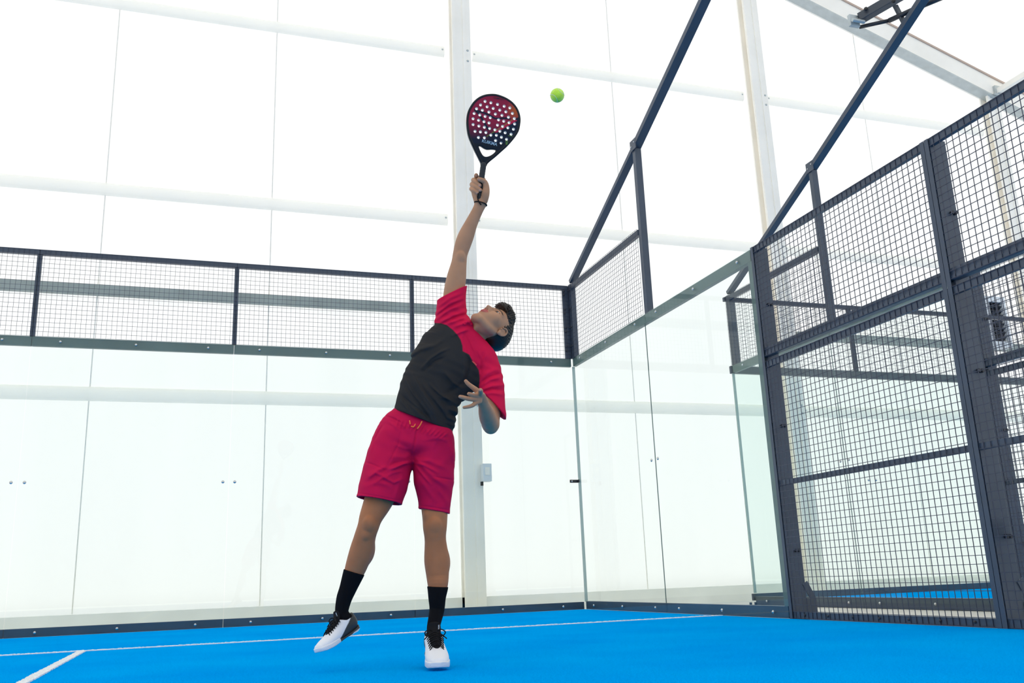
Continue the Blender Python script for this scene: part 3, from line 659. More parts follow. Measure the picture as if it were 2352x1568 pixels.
body = [(loft(torso, -.012), .02), (loft(pelvis, -.012, caps=.4), .03), (loft(arm_r), .03), (loft(arm_l), .03), (loft(fore_l), .015), (loft(leg_s), .02), (loft(leg_k), .02), (loft(neck), .010)]
body += [(loft([(1097, 744, 4.425, 4, 1), (1093, 752, 4.42, 5, 1), (1086, 762, 4.43, 4, 1)]), .012)]
# knee caps, calves, elbow
def pell(u, v, s, rx, ry, rz): p = K(u, v, s); return ell(p, (PX(rx, p), PX(ry, p), rz), np.stack([AR, AU, -AF], 1))
body += [(pell(999, 1206, 4.385-.048, 14, 18, .020), .012), (pell(847, 1203, 4.325-.046, 13, 17, .020), .012), (pell(1000, 1232, 4.39-.040, 8, 10, .014), .012), (pell(840, 1229, 4.33-.040, 8, 10, .014), .012),
         (pell(985, 1184, 4.39-.036, 11, 13, .020), .012), (pell(1009, 1182, 4.39-.034, 10, 14, .018), .015), (pell(861, 1183, 4.34-.034, 13, 14, .02), .012),
         (pell(1009, 1292, 4.43, 23, 34, .03), .02), (pell(842, 1262, 4.38, 18, 30, .03), .02), (pell(1058, 590, 4.42, 9, 12, .016), .014), (pell(1127, 985, 4.37, 13, 11, .02), .014)]
body += hand_r+hand_l
def skin_post(p, d):
    return d
headall = headadd
def build_skin():
    # ordered so that the head's recesses are cut before eyelids and lips go on
    class HeadPrim(Prim): pass
    def hf(p):
        l_, h_ = p.min(0)-.03, p.max(0)+.03
        near = lambda L: [(a, k) for a, k in L if np.all(a.lo < h_) and np.all(a.hi > l_)]
        d = headadd[0][0](p)
        for a, k in near(headadd[1:]): d = smin(d, a(p), k*HS)
        for a, k in near(eyesub): d = smax(d, -a(p), k)
        for a, k in near(lid+lips+ear): d = smin(d, a(p), k)
        for a, k in near(slit+nost+mouthcut+earsub): d = smax(d, -a(p), k)
        return d
    c = HP(0, 0, 0); hp = Prim(hf, c-.135*HS, c+.135*HS)
    return mesh_sdf([(hp, .03)]+body, h=.0027)
V, F = build_skin()
V = relax(V, F, 1, .35)
U_, V_ = TOPX(V)
hl = ((V-HO)@HM)/HS
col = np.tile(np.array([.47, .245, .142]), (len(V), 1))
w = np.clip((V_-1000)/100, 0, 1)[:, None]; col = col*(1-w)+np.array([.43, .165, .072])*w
inhead = np.linalg.norm(hl, axis=1) < .17
def blend(mask, c):
    global col
    m_ = np.clip(mask, 0, 1)[:, None]; col = col*(1-m_)+np.array(c)*m_
lipd = np.full(len(V), 1.0)
for a, k in lips: lipd[inhead] = np.minimum(lipd[inhead], a(V[inhead]))
blend(np.where(inhead, np.clip(1-(lipd-.0006)/.0016, 0, 1), 0)*.85, (.46, .075, .085))
for s in (-1, 1):
    pl = [(s*.010, .0345), (s*.024, .0415), (s*.040, .041), (s*.054, .033)]
    d = seg2(hl[:, 0], hl[:, 1], pl); wd = .0052-.0026*np.clip((np.abs(hl[:, 0])-.03)/.025, 0, 1)
    blend(np.where(inhead & (hl[:, 2] > .03), np.clip(1-(d-wd)/.0018, 0, 1), 0)*.93, (.018, .012, .009))
    d2 = np.hypot((hl[:, 0]-s*.032)/.0145, (hl[:, 1]-.0185)/.0058)       # lash line
    blend(np.where(inhead & (hl[:, 2] > .05) & (hl[:, 1] > .0165), np.exp(-((d2-1)/.16)**2), 0)*.75, (.03, .02, .015))
blend(np.where(inhead & (hl[:, 2] > .05), np.exp(-(np.hypot(hl[:, 0]*1.2, hl[:, 1]+.074)/.028)**2), 0)*.10, (.12, .08, .07))
for u, v, s, r in ((1100.5, 412.5, SH-.040, 2.9), (1101, 425.5, SH-.034, 2.7), (1102, 437, SH-.034, 2.7), (1095.5, 443.5, SH-.030, 2.4), (1094, 404, SH+.004, 2.4),
                   (1103, 896, 4.0, 2.6), (1077.5, 904.8, 4.02, 2.6), (1057.5, 911.5, 4.02, 2.6), (1066.5, 936.8, 4.035, 2.2)):
    c = K(u, v, s); dn = np.linalg.norm(V-c, axis=1)/PX(r, c); blend(np.clip(1.9-1.5*dn, 0, 1)*.8, (.62, .34, .27))
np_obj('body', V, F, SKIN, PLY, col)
del V, F
# eyes
for s in (-1, 1):
    c = HP(s*.0318, .0165, .0745)
    ax = nrm(HM@np.array([0.0, -.06, 1.0])); x = nrm(np.cross(ax, HM[:, 1])); y = np.cross(ax, x)
    mb = MB(); n0, n1 = 20, 14; R_ = .0132*HS
    for i in range(n1+1):
        th = math.pi*i/n1
        for j in range(n0):
            ph = 2*math.pi*j/n0; mb.v.append(tuple(c+R_*(ax*math.cos(th)+(x*math.cos(ph)+y*math.sin(ph))*math.sin(th))))
    for i in range(n1):
        for j in range(n0): mb.f.append((i*n0+j, i*n0+(j+1) % n0, (i+1)*n0+(j+1) % n0, (i+1)*n0+j))
    o = mb.build('eye', mat('eye_white', (.50, .47, .44), .25) if s < 0 else bpy.data.materials['eye_white'], PLY, 0, True)
    mb = MB(); mb.dome(c+ax*(R_*.93), ax, .0068*HS); mb.build('iris', mat('iris_brown', (.05, .025, .012), .15) if s < 0 else bpy.data.materials['iris_brown'], o, 0, True)

# ------------------------------------------------------------------ hair
def hair_post(p, d):
    q = ((p-HO)@HM)/HS; x, y, z = q[:, 0], q[:, 1], q[:, 2]
    fy = np.interp(y, [-.09, -.03, -.012, -.004, .03, .055, .078, .10, .15], [-.030, -.026, -.018, .022, .030, .046, .068, .085, .13])
    d = smax(d, np.where(y > .080, -1, z-fy), .006)
    low = np.interp(z, [-.12, -.05, 0], [-.070, -.052, -.02]); d = smax(d, low-y, .006)
    st = .0022*np.sin(x*420+8*np.sin(z*60))*np.clip((y-.03)/.05, 0, 1)+.0016*np.sin(z*330+x*200+5*np.sin(y*90))*np.clip((y-.0)/.06, .15, 1)
    return d-st
hadd = [(hell((0, .040, -.026), (.0785, .094, .104)), .01), (hell((0, .088, .010), (.060, .050, .062)), .03), (hell((.030, .094, .036), (.034, .030, .034)), .02), (hell((-.024, .094, .040), (.034, .030, .034)), .02), (hell((0, .092, .064), (.048, .024, .036)), .02), (hell((-.006, .094, .088), (.034, .020, .026)), .015), (hell((0, .106, .078), (.044, .028, .032)), .015), (hell((.008, .118, .045), (.052, .028, .042)), .02)]
rnd = random.Random(11); NH = len(hadd)
def strand(p0, d0, L, r, curl):
    P = [np.array(p0)]; d = np.array(d0, float)
    for i in range(4):
        d = nrm(d+np.array(curl)*.45); P.append(P[-1]+d*L/4)
    return hcap([tuple(q) for q in P], [r, r, r*.9, r*.75, r*.5])
for i in range(170):
    x = rnd.uniform(-.044, .050); z = rnd.uniform(-.01, .098); y = .135-.22*max(0, z)-10*x*x+rnd.uniform(-.014, .000)
    sc_ = .6+.4*min(1, max(0, z/.06))-.35*max(0, (z-.07)/.035)
    hadd.append((strand((x, y, z), (rnd.uniform(-.5, .5), .55, rnd.uniform(.5, 1.3)), rnd.uniform(.014, .030)*sc_, rnd.uniform(.0028, .0042), (rnd.choice((-1, 1))*rnd.uniform(.4, 1.4), rnd.uniform(-1.3, .5), rnd.uniform(-.7, .9))), .003))
V, F = mesh_sdf(hadd[:NH], post=hair_post, h=.0028)
V2, F2 = mesh_sdf(hadd[NH:], h=.0022, B=12, pad=.006)
np_obj('hair', np.concatenate([V, V2]), np.concatenate([F, F2+len(V)]), HAIRM, PLY)

# ------------------------------------------------------------------ shirt
shirt_t = [(972, 975, 4.43, 70, .72), (977, 950, 4.43, 71, .72), (983, 922, 4.435, 71, .72), (995, 888, 4.445, 74, .70), (1014, 860, 4.455, 82, .68), (1034, 832, 4.462, 85, .66), (1047, 803, 4.47, 80, .64), (1060, 782, 4.475, 60, .72)]
slv_r = [(1052, 790, 4.47, 44, .9), (1040, 755, 4.47, 42, .9), (1037, 725, 4.468, 36, .95), (1037, 695, 4.463, 33, 1), (1040, 670, 4.46, 31, 1), (1044, 645, 4.455, 31, 1)]
slv_l = [(1080, 805, 4.47, 36, .95), (1104, 823, 4.46, 36, .95), (1120, 850, 4.45, 31, 1), (1128, 885, 4.425, 29, 1), (1132, 925, 4.40, 28.5, 1), (1134, 960, 4.38, 29, 1)]
hemA, hemB = K(909, 941, 4.43), K(1042, 992, 4.43)
p_hem = cplane(hemA, hemB, HF+np.array([0, 0, .10]), K(990, 900, 4.43))
p_sr = cplane(K(1009, 687, 4.46), K(1068, 658, 4.46), HF+np.array([0, 0, .25]), K(1037, 740, 4.46))
p_sl = cplane(K(1117, 916, 4.40), K(1150, 953, 4.40), HF+np.array([0, 0, -.25]), K(1120, 860, 4.43))
NA, NB = K(1094, 772, 4.482), K(1118, 745, 4.50); nax = nrm(NB-NA); NR = PX(31, NA)
SF = [([(968, 846), (990, 822), (1012, 808), (1030, 800)], .006, 3.2), ([(975, 852), (998, 830), (1022, 820)], -.005, 3), ([(930, 868), (950, 905), (985, 950), (1000, 980)], .006, 3.5), ([(948, 860), (968, 896), (1003, 948)], .006, 3.2),
      ([(985, 880), (1010, 905), (1048, 928)], .006, 3), ([(1022, 855), (1040, 878), (1062, 892)], .005, 3.2), ([(1078, 818), (1076, 850), (1066, 885)], -.005, 2.5), ([(1068, 742), (1074, 737), (1082, 742)], .010, 5), ([(1040, 770), (1058, 762), (1076, 756)], .006, 3.5),
      ([(1066, 790), (1072, 812), (1086, 828)], .004, 3), ([(1075, 772), (1084, 792), (1094, 815)], .005, 3.2), ([(1110, 812), (1106, 835), (1104, 855)], -.005, 3), ([(920, 905), (948, 930), (980, 955)], -.005, 3), ([(918, 915), (940, 945)], .004, 3),
      ([(938, 848), (955, 885), (982, 930), (1010, 972)], .007, 6), ([(924, 882), (945, 925), (972, 962)], .005, 6), ([(962, 868), (996, 915), (1036, 962)], .006, 6), ([(1000, 882), (1030, 920), (1052, 948)], .005, 5),
      ([(950, 905), (975, 945), (995, 975)], -.005, 5), ([(985, 905), (1010, 940), (1030, 975)], -.005, 5), ([(975, 800), (1000, 792), (1025, 775)], .004, 5), ([(942, 818), (965, 802), (990, 795)], .006, 5),
      ([(1066, 812), (1068, 850), (1060, 892)], .004, 4), ([(930, 840), (940, 826), (955, 815)], -.005, 4), ([(1075, 870), (1045, 893), (1020, 905)], -.005, 6), ([(1010, 840), (1035, 870), (1050, 900)], .004, 8),
      ([(1056, 926), (1030, 915), (1005, 912)], .004, 4), ([(1056, 936), (1034, 930)], -.004, 3), ([(1052, 948), (1030, 938)], .005, 3.5), ([(1050, 958), (1032, 950)], -.004, 3), ([(1048, 968), (1028, 958)], .005, 3.5), ([(1045, 980), (1022, 968)], .004, 4),
      ([(1068, 905), (1050, 915), (1036, 912)], .004, 4), ([(905, 935), (930, 945), (960, 968)], .004, 6), ([(955, 770), (985, 765), (1020, 760)], .002, 5),
      ([(998, 735), (1030, 712), (1062, 700)], .006, 4.5), ([(1001, 722), (1035, 696), (1064, 684)], .005, 4), ([(1005, 706), (1035, 684), (1062, 672)], .004, 4), ([(1008, 742), (1040, 724), (1072, 714)], .006, 4.5), ([(1025, 744), (1055, 733), (1078, 728)], .006, 4.5),
      ([(1000, 728), (1032, 704), (1060, 692)], -.004, 3), ([(1040, 752), (1060, 744), (1080, 738)], .005, 4), ([(1014, 744), (1046, 729), (1072, 721)], -.004, 3), ([(1062, 800), (1060, 775), (1068, 752)], .003, 4),
      ([(1102, 888), (1125, 872), (1152, 866)], .005, 4), ([(1103, 896), (1130, 886), (1156, 884)], .005, 4), ([(1101, 874), (1120, 856), (1142, 848)], .005, 4.5), ([(1106, 905), (1130, 902), (1155, 906)], .004, 4),
      ([(1102, 881), (1125, 866), (1150, 857)], -.004, 3), ([(1104, 900), (1130, 894), (1154, 896)], -.004, 3), ([(1075, 775), (1090, 800), (1105, 830)], -.003, 5), ([(1085, 790), (1100, 812), (1112, 835)], .003, 4), ([(1100, 850), (1104, 835), (1115, 815)], .003, 4)]
SF = [(a, b*1.55, c) for a, b, c in SF]
def shirt_post(p, d):
    base = d; d = d-folds(p, SF)-.0012*np.sin(p[:, 0]*60+p[:, 2]*80+3*np.sin(p[:, 2]*23))
    d = np.maximum(d, -(base+.014))
    d = np.maximum(d, p_hem(p))
    U, V = TOPX(p)
    nearR = (V < 760) & (U < 1085); d = np.where(nearR, np.maximum(d, p_sr(p)), d)
    nearL = (U > 1085) & (V > 850); d = np.where(nearL, np.maximum(d, p_sl(p)), d)
    w = p-NA; t = w@nax; r = np.linalg.norm(w-t[:, None]*nax, axis=1)
    cut = np.maximum(-t-.004, r-NR)
    return np.maximum(d, -cut)
V, F = mesh_sdf([(loft(shirt_t), .03), (loft(slv_r), .045), (loft(slv_l), .04)], post=shirt_post, h=.003, pad=.03)
U_, V_ = TOPX(V)
bp = [(860, 741), (995, 741), (1012, 742), (1026, 746), (1041, 758), (1051, 769), (1058, 780), (1062, 793), (1063, 806), (1078, 814), (1086, 830), (1094, 841), (1100, 850), (1102, 868), (1100, 892), (1096, 930), (1065, 1010), (860, 1010)]
sd = sdpoly(U_, V_, bp); wb = np.clip(.5-sd/1.6, 0, 1)[:, None]
red = np.array([.62, .008, .062]); col = red*(1-wb)+np.array([.030, .029, .030])*wb
shirt = np_obj('shirt', V, F, CLOTH, PLY, col)

# ------------------------------------------------------------------ shorts
sh_p = [(978, 945, 4.432, 66, .60), (968, 972, 4.432, 76, .60), (956, 1000, 4.428, 89, .60), (948, 1028, 4.42, 94, .60)]
sh_r = [(912, 1015, 4.41, 54, .95), (900, 1045, 4.40, 55, .95), (890, 1075, 4.385, 54, 1), (883, 1105, 4.37, 55.5, 1), (872, 1145, 4.348, 53, 1), (862, 1185, 4.33, 53, 1)]
sh_l = [(990, 1015, 4.42, 54, .95), (995, 1045, 4.415, 50, .95), (996, 1075, 4.41, 47, 1), (997, 1110, 4.405, 45.5, 1), (998, 1150, 4.40, 38, 1), (997, 1195, 4.39, 34.5, 1)]
q_r = cplane(K(819, 1139, 4.30), K(924, 1156, 4.30), HF+np.array([0, 0, -.05]), K(890, 1060, 4.38))
q_l = cplane(K(962, 1166, 4.32), K(1030, 1177, 4.32), HF+np.array([0, 0, .0]), K(998, 1060, 4.40))
q_t = cplane(K(903, 938, 4.43), K(1045, 990, 4.43), HF, K(950, 1040, 4.42))
SHF = [([(947, 1060), (925, 1066), (895, 1080)], .007, 3.5), ([(950, 1062), (975, 1068), (1005, 1085)], .006, 3.5), ([(860, 1108), (880, 1096), (905, 1108), (925, 1100)], .005, 3.5),
       ([(955, 1070), (975, 1095), (990, 1112)], .005, 3), ([(1036, 1000), (1041, 1030), (1044, 1055)], .005, 3), ([(880, 975), (868, 995), (858, 1015)], -.004, 2.5), ([(975, 1010), (1005, 1006), (1030, 1012)], .003, 4), ([(905, 1020), (930, 1030), (948, 1032)], .003, 4)]
SHF += [([(915+i*9.5, 962+i*2.6), (911+i*8.5, 978+i*2.4)], .0035, 2.0) for i in range(13)]
SHF += [([(846, 1090), (880, 1075), (905, 1072), (945, 1055)], .006, 5), ([(842, 1100), (862, 1086), (880, 1092), (895, 1100)], .005, 4), ([(886, 1096), (900, 1086), (925, 1080)], .004, 4),
       ([(880, 1080), (905, 1065), (942, 1058)], -.005, 4), ([(952, 1050), (975, 1075), (1000, 1100), (1025, 1115)], .005, 5), ([(950, 1055), (985, 1058), (1025, 1075)], .004, 5), ([(1030, 1010), (1038, 1040), (1043, 1070)], .004, 4),
       ([(948, 1040), (930, 1050), (895, 1048)], .004, 6), ([(840, 1061), (860, 1068), (880, 1077)], -.0025, 2.2), ([(990, 1093), (1015, 1098), (1042, 1103)], -.0025, 2.2), ([(922, 985), (915, 1020), (900, 1050), (888, 1072)], -.0025, 2.0),
       ([(958, 985), (953, 1010), (947, 1045)], -.004, 2.2), ([(820, 1132), (870, 1140), (924, 1151)], -.0018, 1.6), ([(962, 1160), (995, 1165), (1030, 1171)], -.0018, 1.6),
       ([(868, 990), (855, 1020), (846, 1050)], .003, 5), ([(890, 968), (905, 975), (918, 990)], .004, 4), ([(905, 955), (925, 972), (935, 990)], .003, 3), ([(1000, 990), (1002, 1010), (998, 1025)], .003, 4), ([(980, 985), (985, 1002)], .003, 3), ([(1022, 993), (1024, 1012)], .003, 3), ([(938, 975), (940, 992)], .003, 3),
       ([(886, 955), (905, 962), (930, 974)], -.004, 2.5), ([(1003, 1120), (1020, 1140), (1030, 1160)], .003, 5), ([(965, 1100), (985, 1130), (1000, 1150)], .003, 5), ([(840, 1115), (870, 1108), (900, 1115)], .003, 5), ([(925, 1085), (915, 1120), (905, 1150)], .003, 5)]
SHF = [(a, b*1.35, c) for a, b, c in SHF]
def shorts_post(p, d):
    U, V = TOPX(p)
    base = d; d = d-folds(p, SHF)-.001*np.sin(p[:, 0]*70+3*np.sin(p[:, 2]*31))
    d = np.maximum(d, -(base+.013))
    mid = 946+(V-1064)*.10
    d = np.where((V > 1060) & (U < mid), np.maximum(d, q_r(p)), d)
    d = np.where((V > 1060) & (U >= mid), np.maximum(d, q_l(p)), d)
    return np.maximum(d, q_t(p))
V, F = mesh_sdf([(loft(sh_p, caps=.5), .03), (loft(sh_r), .010), (loft(sh_l), .010)], post=shorts_post, h=.003, pad=.03)
shorts = np_obj('shorts', V, F, CLOTH, PLY, np.tile(np.array([.54, .006, .066]), (len(V), 1)))
# drawstring
text_on('KUIKMA', K(827, 1125, 4.300), K(830, 1125, 4.300)-K(821, 1123, 4.325), AU, .0065, mat('coral_print', (.85, .12, .10), .6), 'lettering', shorts, .0)
ORG = mat('orange_cord', (.95, .20, .04), .6)
for rows in ([(941, 966, 0), (942, 973, 0)], [(945, 979, 0), (950, 980, 0), (954, 974, 0)], [(969, 968, 0), (965, 976, 0), (959, 984, 0)]):
    P = [K(u, v, 4.43-PX(.66*76, K(u, v, 4.43))-.012) for u, v, _ in rows]
    V, F = mesh_sdf([(loft_pts(P, [.0030]*len(P), [.0030]*len(P), None, 1, 3), 0)], h=.0016, pad=.006)
    np_obj('drawstring', V, F, ORG, shorts)

# ------------------------------------------------------------------ shoes
WPR = mat('white_print', (.8, .8, .8), .5)
def shoe(H, T, upv, label, mirror=1, sgn=1):
    H = np.array(H); T = np.array(T); ex = nrm(T-H); ez = nrm(np.array(upv)-ex*np.dot(upv, ex)); ey = np.cross(ez, ex)*mirror
    M = np.stack([ex, ey, ez], 1); LL = np.linalg.norm(T-H)/.29
    def G(x, y, z): return H+M@(np.array([x, y, z])*LL)
    def LF(rows, n=4, caps=1): return loft_pts([G(r[0], r[3] if len(r) > 4 else 0, r[1]) for r in rows], [r[2]*LL for r in rows], [r[-1]*LL for r in rows], ey, caps, n)
    upper = [(LF([(.030, .052, .032, .046), (.070, .056, .036, .052), (.110, .052, .039, .048), (.150, .043, .043, .040), (.195, .034, .047, .032), (.235, .029, .044, .027), (.262, .026, .034, .022)]), .01),
             (LF([(.034, .060, .030, .030), (.036, .082, .029, .030)]), .02), (LF([(.058, .06, .034, .044), (.060, .10, .033, .044)]), .02)]
    def loc(p): return ((p-H)@M)/LL
    def up_post(p, d):
        q = loc(p); x, y, z = q.T
        d = np.maximum(d, (.012-z)*LL)
        col_ = np.interp(x, [-.02, .01, .035, .075, .10, .13], [.104, .100, .082, .084, .100, .2]); d = np.maximum(d, (z-col_)*LL)
        cav = np.maximum(np.hypot((x-.055)/.040, y/.0275)-1, 0)  # foot opening
        d = np.where((z > .07) & (x < .10), smax(d, -(np.hypot((x-.055)/.040, y/.0275)-1)*.025*LL, .004), d)
        return d
    V, F = mesh_sdf(upper, post=up_post, h=.0028, pad=.01)
    t = bpy.data.objects.new('shoe', None); COL.objects.link(t); t.parent = PLY; t.matrix_parent_inverse = PLY.matrix_world.inverted(); t.location = tuple(H); t['label'] = label
    t.matrix_world = Matrix.Translation(Vector(H))
    bpy.context.view_layer.update()
    q = loc(V)
    dk = np.clip((.112-.62*np.clip(q[:, 0], 0, 1)-q[:, 2])/.0025+.5, 0, 1)[:, None]
    colr = np.array([.82, .82, .85])*(1-dk)+np.array([.035, .038, .04])*dk
    np_obj('upper', V, F, SHOEM, t, colr)
    # sole
    def so_post(p, d):
        q = loc(p); x, y, z = q.T
        hw = np.interp(x, [-.004, .01, .04, .09, .13, .18, .215, .25, .275, .292], [.012, .028, .036, .033, .035, .046, .050, .045, .033, .010])
        zt = np.interp(x, [0, .03, .09, .14, .16, .22, .27, .29], [.030, .020, .014, .014, .026, .026, .030, .036]); zb = np.interp(x, [-.0, .03, .10, .20, .25, .292], [.008, .0, .004, .0, .003, .014])
        rib = 0
        return smax(smax((np.abs(y)-hw-rib)*LL, (z-zt)*LL, .004), smax((zb-z)*LL, np.maximum(-.004-x, x-.294)*LL, .004), .006)
    V, F = mesh_sdf([(LF([(-.005, .015, .06, .04), (.29, .015, .06, .04)]), 0)], post=so_post, h=.0028, pad=.02)
    q = loc(V); g = (.5+.5*np.sin(q[:, 2]*1400+2*np.sin(q[:, 0]*90)))[:, None]*np.clip((q[:, 0]-.15)/.01, 0, 1)[:, None]*(q[:, 2] < .02)[:, None]*.5
    dd = (np.clip((.157-q[:, 0])/.003, 0, 1)*np.clip((q[:, 2]-np.interp(q[:, 0], [0, .06, .11], [.010, .007, -.01]))/.002, 0, 1))[:, None]
    so = np_obj('sole', V, F, SHOEM, t, (np.array([.80, .80, .83])*(1-g)+np.array([.42, .48, .60])*g)*(1-dd)+np.array([.035, .038, .04])*dd)
    # tongue
    def top(x): return np.interp(x, [.08, .10, .12, .15, .19, .22], [.112, .104, .094, .0835, .0665, .058])
    V, F = mesh_sdf([(LF([(.196, .060, .014, .007), (.17, .0715, .021, .009), (.14, .0845, .024, .011), (.115, .098, .025, .012), (.100, .112, .026, .011), (.092, .128, .026, .009), (.090, .141, .023, .007)]), 0)], h=.0028, pad=.01)
    tg = np_obj('tongue', V, F, BLACKF, t)
    tx = G(.100, .017, .131)-G(.100, .017, .112); tw = ey*LL*.01
    text_on('KUIKMA', G(.1045, .017*sgn, .124), tx, -tw if sgn > 0 else tw, .0085, WPR, 'lettering', t, .0004)
    lc = []
    for i in range(7):
        x = .112+i*.0135; z = top(x)+.0125; w_ = .029-.0012*i; dr = .006 if i % 2 else -.004
        lc.append((loft_pts([G(x+.004, -w_-.006, z-.019), G(x, -w_*.8, z-.006), G(x+dr, 0, z+.003), G(x, w_*.8, z-.006), G(x+.004, w_+.006, z-.019)], [.0024]*5, [.0024]*5, None, 1, 3), 0))
        if i < 6: lc.append((loft_pts([G(x, -w_*.95, z-.011), G(x+.007, 0, z+.0035), G(x+.0135, w_*.95, z-.017)], [.0020]*3, [.0020]*3, None, 1, 3), 0))
    for s in (-1, 1):
        lc.append((loft_pts([G(.108, 0, .108), G(.112, s*.022, .122), G(.12, s*.042, .112), G(.122, s*.030, .098), G(.110, 0, .106)], [.0026]*5, [.0026]*5, None, 1, 4), 0))
        lc.append((loft_pts([G(.108, 0, .108), G(.125, s*.020, .108), G(.140, s*.045, .090)], [.0026]*3, [.0026]*3, None, 1, 4), 0))
    lc.append((rcone(G(.108, -.004, .108), G(.110, .004, .108), .006, .006), 0))
    V, F = mesh_sdf(lc, h=.0017, B=12, pad=.005)
    np_obj('laces', V, F, BLACKF, t)
    return t, G, M, LL
def gz(u, s, z):                       # world point at pixel column u, distance s, height z
    lo_, hi_ = 0, 3000
    for _ in range(50):
        m_ = (lo_+hi_)/2
        if K(u, m_, s)[2] > z: lo_ = m_
        else: hi_ = m_
    return K(u, lo_, s)
shoeL, GL = shoe(gz(993, 4.455, .050), gz(1009, 4.145, .0), (0, 0, 1), 'white shoe on the standing foot, toe toward the camera')[:2]
Hh, Tt = K(824, 1446, 4.46), K(729, 1505, 4.275)
shoeR, GR = shoe(Hh, Tt, -.47*AR+.88*AU-.05*AF, 'white shoe on the lifted foot, pointing left')[:2]

# ------------------------------------------------------------------ socks
def sock(rows, top, G):
    a, b = top; q = cplane(K(*a), K(*b), HF, K(*rows[3][:3]))
    P = [K(*r[:3]) for r in rows]+[G(.058, 0, .125), G(.056, 0, .095), G(.055, 0, .05)]
    A = [PX(r[3], x)+.0035 for r, x in zip(rows, P)]+[.030, .0305, .028]; B_ = [PX(r[3], x)*r[4]+.0035 for r, x in zip(rows, P)]+[.036, .038, .036]
    V, F = mesh_sdf([(loft_pts(P, A, B_, None, 1, 5), .0)], post=lambda p, d: np.maximum(d, q(p)), h=.003)
    return np_obj('sock', V, F, SOCKM, PLY)
sock([(1005.5, 1322, 4.405, 25, 1.08), (1005.5, 1347, 4.40, 22.6, 1.05), (1004, 1372, 4.40, 18.5, 1.1), (1003.5, 1400, 4.41, 15.5, 1.15)], ((982, 1346, 4.4), (1029, 1348, 4.4)), GL)
sock([(819, 1298, 4.38, 25, 1.1), (809, 1325, 4.39, 21.5, 1.08), (799, 1352, 4.395, 18.0, 1.1), (790, 1376, 4.40, 16, 1.1)], ((787, 1305, 4.39), (837, 1320, 4.39)), GR)

# ------------------------------------------------------------------ racket
RP = K(1133, 290, SH-.005); RN = nrm(-AF+.13*AR-.09*AU)     # face normal
rax = nrm(AU*1.0); RX_ = nrm(np.cross(AU, RN)); RY_ = np.cross(RN, RX_)
def RPL(u, v):                                                  # photo point -> racket plane coordinates
    r = AF+AR*(u-1176)/FPX-AU*(v-784)/FPX; t = ((RP-CAM)@RN)/(r@RN); q = CAM+r*t-RP; return (q@RX_, q@RY_)
def Z6(x, y): return RPL(1050+x/7.84, 200+y/7.84)
outl = [Z6(*q) for q in [(600, 118), (700, 122), (800, 150), (900, 195), (1000, 265), (1080, 360), (1125, 460), (1145, 560), (1140, 660), (1115, 780), (1060, 880), (990, 970), (900, 1070), (800, 1160), (700, 1250), (600, 1330), (545, 1385), (525, 1420), (435, 1410), (420, 1360), (370, 1260), (310, 1140), (250, 1010), (205, 900), (178, 780), (166, 640), (173, 520), (198, 420), (245, 330), (310, 243), (400, 172), (500, 132)]]
def crs(pl, n=3):
    P = np.array(pl); m = len(P); o = []
    for i in range(m):
        a, b, c, d = P[i-1], P[i], P[(i+1) % m], P[(i+2) % m]
        for j in range(n):
            t = j/n; o.append(.5*((2*b)+(c-a)*t+(2*a-5*b+4*c-d)*t*t+(3*b-a-3*c+d)*t**3))
    return [tuple(q) for q in o]
outl = crs(outl)
tri = crs([Z6(*q) for q in [(392, 1062), (430, 1066), (480, 1100), (540, 1124), (610, 1120), (680, 1125), (698, 1145), (660, 1190), (600, 1230), (540, 1250), (490, 1244), (450, 1205), (412, 1130)]], 2)
holes = [Z6(*q) for q in [(503, 255), (608, 280), (728, 310), (847, 343), (950, 373), (422, 320), (540, 352), (650, 382), (768, 412), (878, 442), (996, 472), (350, 388), (455, 415), (573, 447), (690, 483), (808, 507), (925, 540), (1030, 565), (306, 473), (408, 500), (504, 525), (597, 550), (747, 588), (839, 612), (935, 638), (1035, 662), (287, 568), (386, 595), (484, 620), (575, 643), (727, 682), (818, 706), (914, 730), (1014, 756), (287, 672), (392, 699), (491, 722), (586, 742), (680, 766), (770, 793), (865, 820), (972, 847), (322, 795), (420, 805), (518, 816), (608, 862), (707, 865), (798, 900), (890, 938), (384, 905), (491, 910), (693, 960), (792, 1007)]]
HRAD = .0066
RKT = empty('padel_racket', tuple(K(1100, 455, SH)), 'red and black perforated padel racket held high in the raised hand', 'racket')
def rk_loc(p): w = p-RP; return w@RX_, w@RY_, w@RN
def hole_d(x, y):
    d = np.full(x.shape, 1e9)
    for hx, hy in holes: d = np.minimum(d, np.hypot(x-hx, y-hy))
    return d-HRAD
def rk_fn(p):
    x, y, z = rk_loc(p); d2 = sdpoly(x, y, outl)
    th = .0155+.0018*(np.clip((d2+.012)/.003, 0, 1))
    zz = z+.016; q0 = np.maximum(d2+.006, 0); q1 = np.maximum(np.abs(zz)-th+.006, 0)
    d = np.hypot(q0, q1)-.006+np.minimum(np.maximum(d2+.006, np.abs(zz)-th+.006), 0)
    d = smax(d, -sdpoly(x, y, tri), .006)
    return np.maximum(d, -hole_d(x, y))
ox = np.array(outl); cs = [RP+RX_*a+RY_*b+RN*c for a in (ox[:, 0].min(), ox[:, 0].max()) for b in (ox[:, 1].min(), ox[:, 1].max()) for c in (-.036, .006)]
V, F = mesh_sdf([(Prim(rk_fn, np.min(cs, 0), np.max(cs, 0)), 0)], h=.0017, B=16, pad=.004)
x, y, z = rk_loc(V); U_, V_ = TOPX(RP+np.outer(x, RX_)+np.outer(y, RY_)); zx = (U_-1050)*7.84; zy = (V_-200)*7.84
d2 = sdpoly(x, y, outl); hd = hole_d(x, y)
navy = np.array([.010, .013, .030]); redr = np.array([.36, .012, .045])
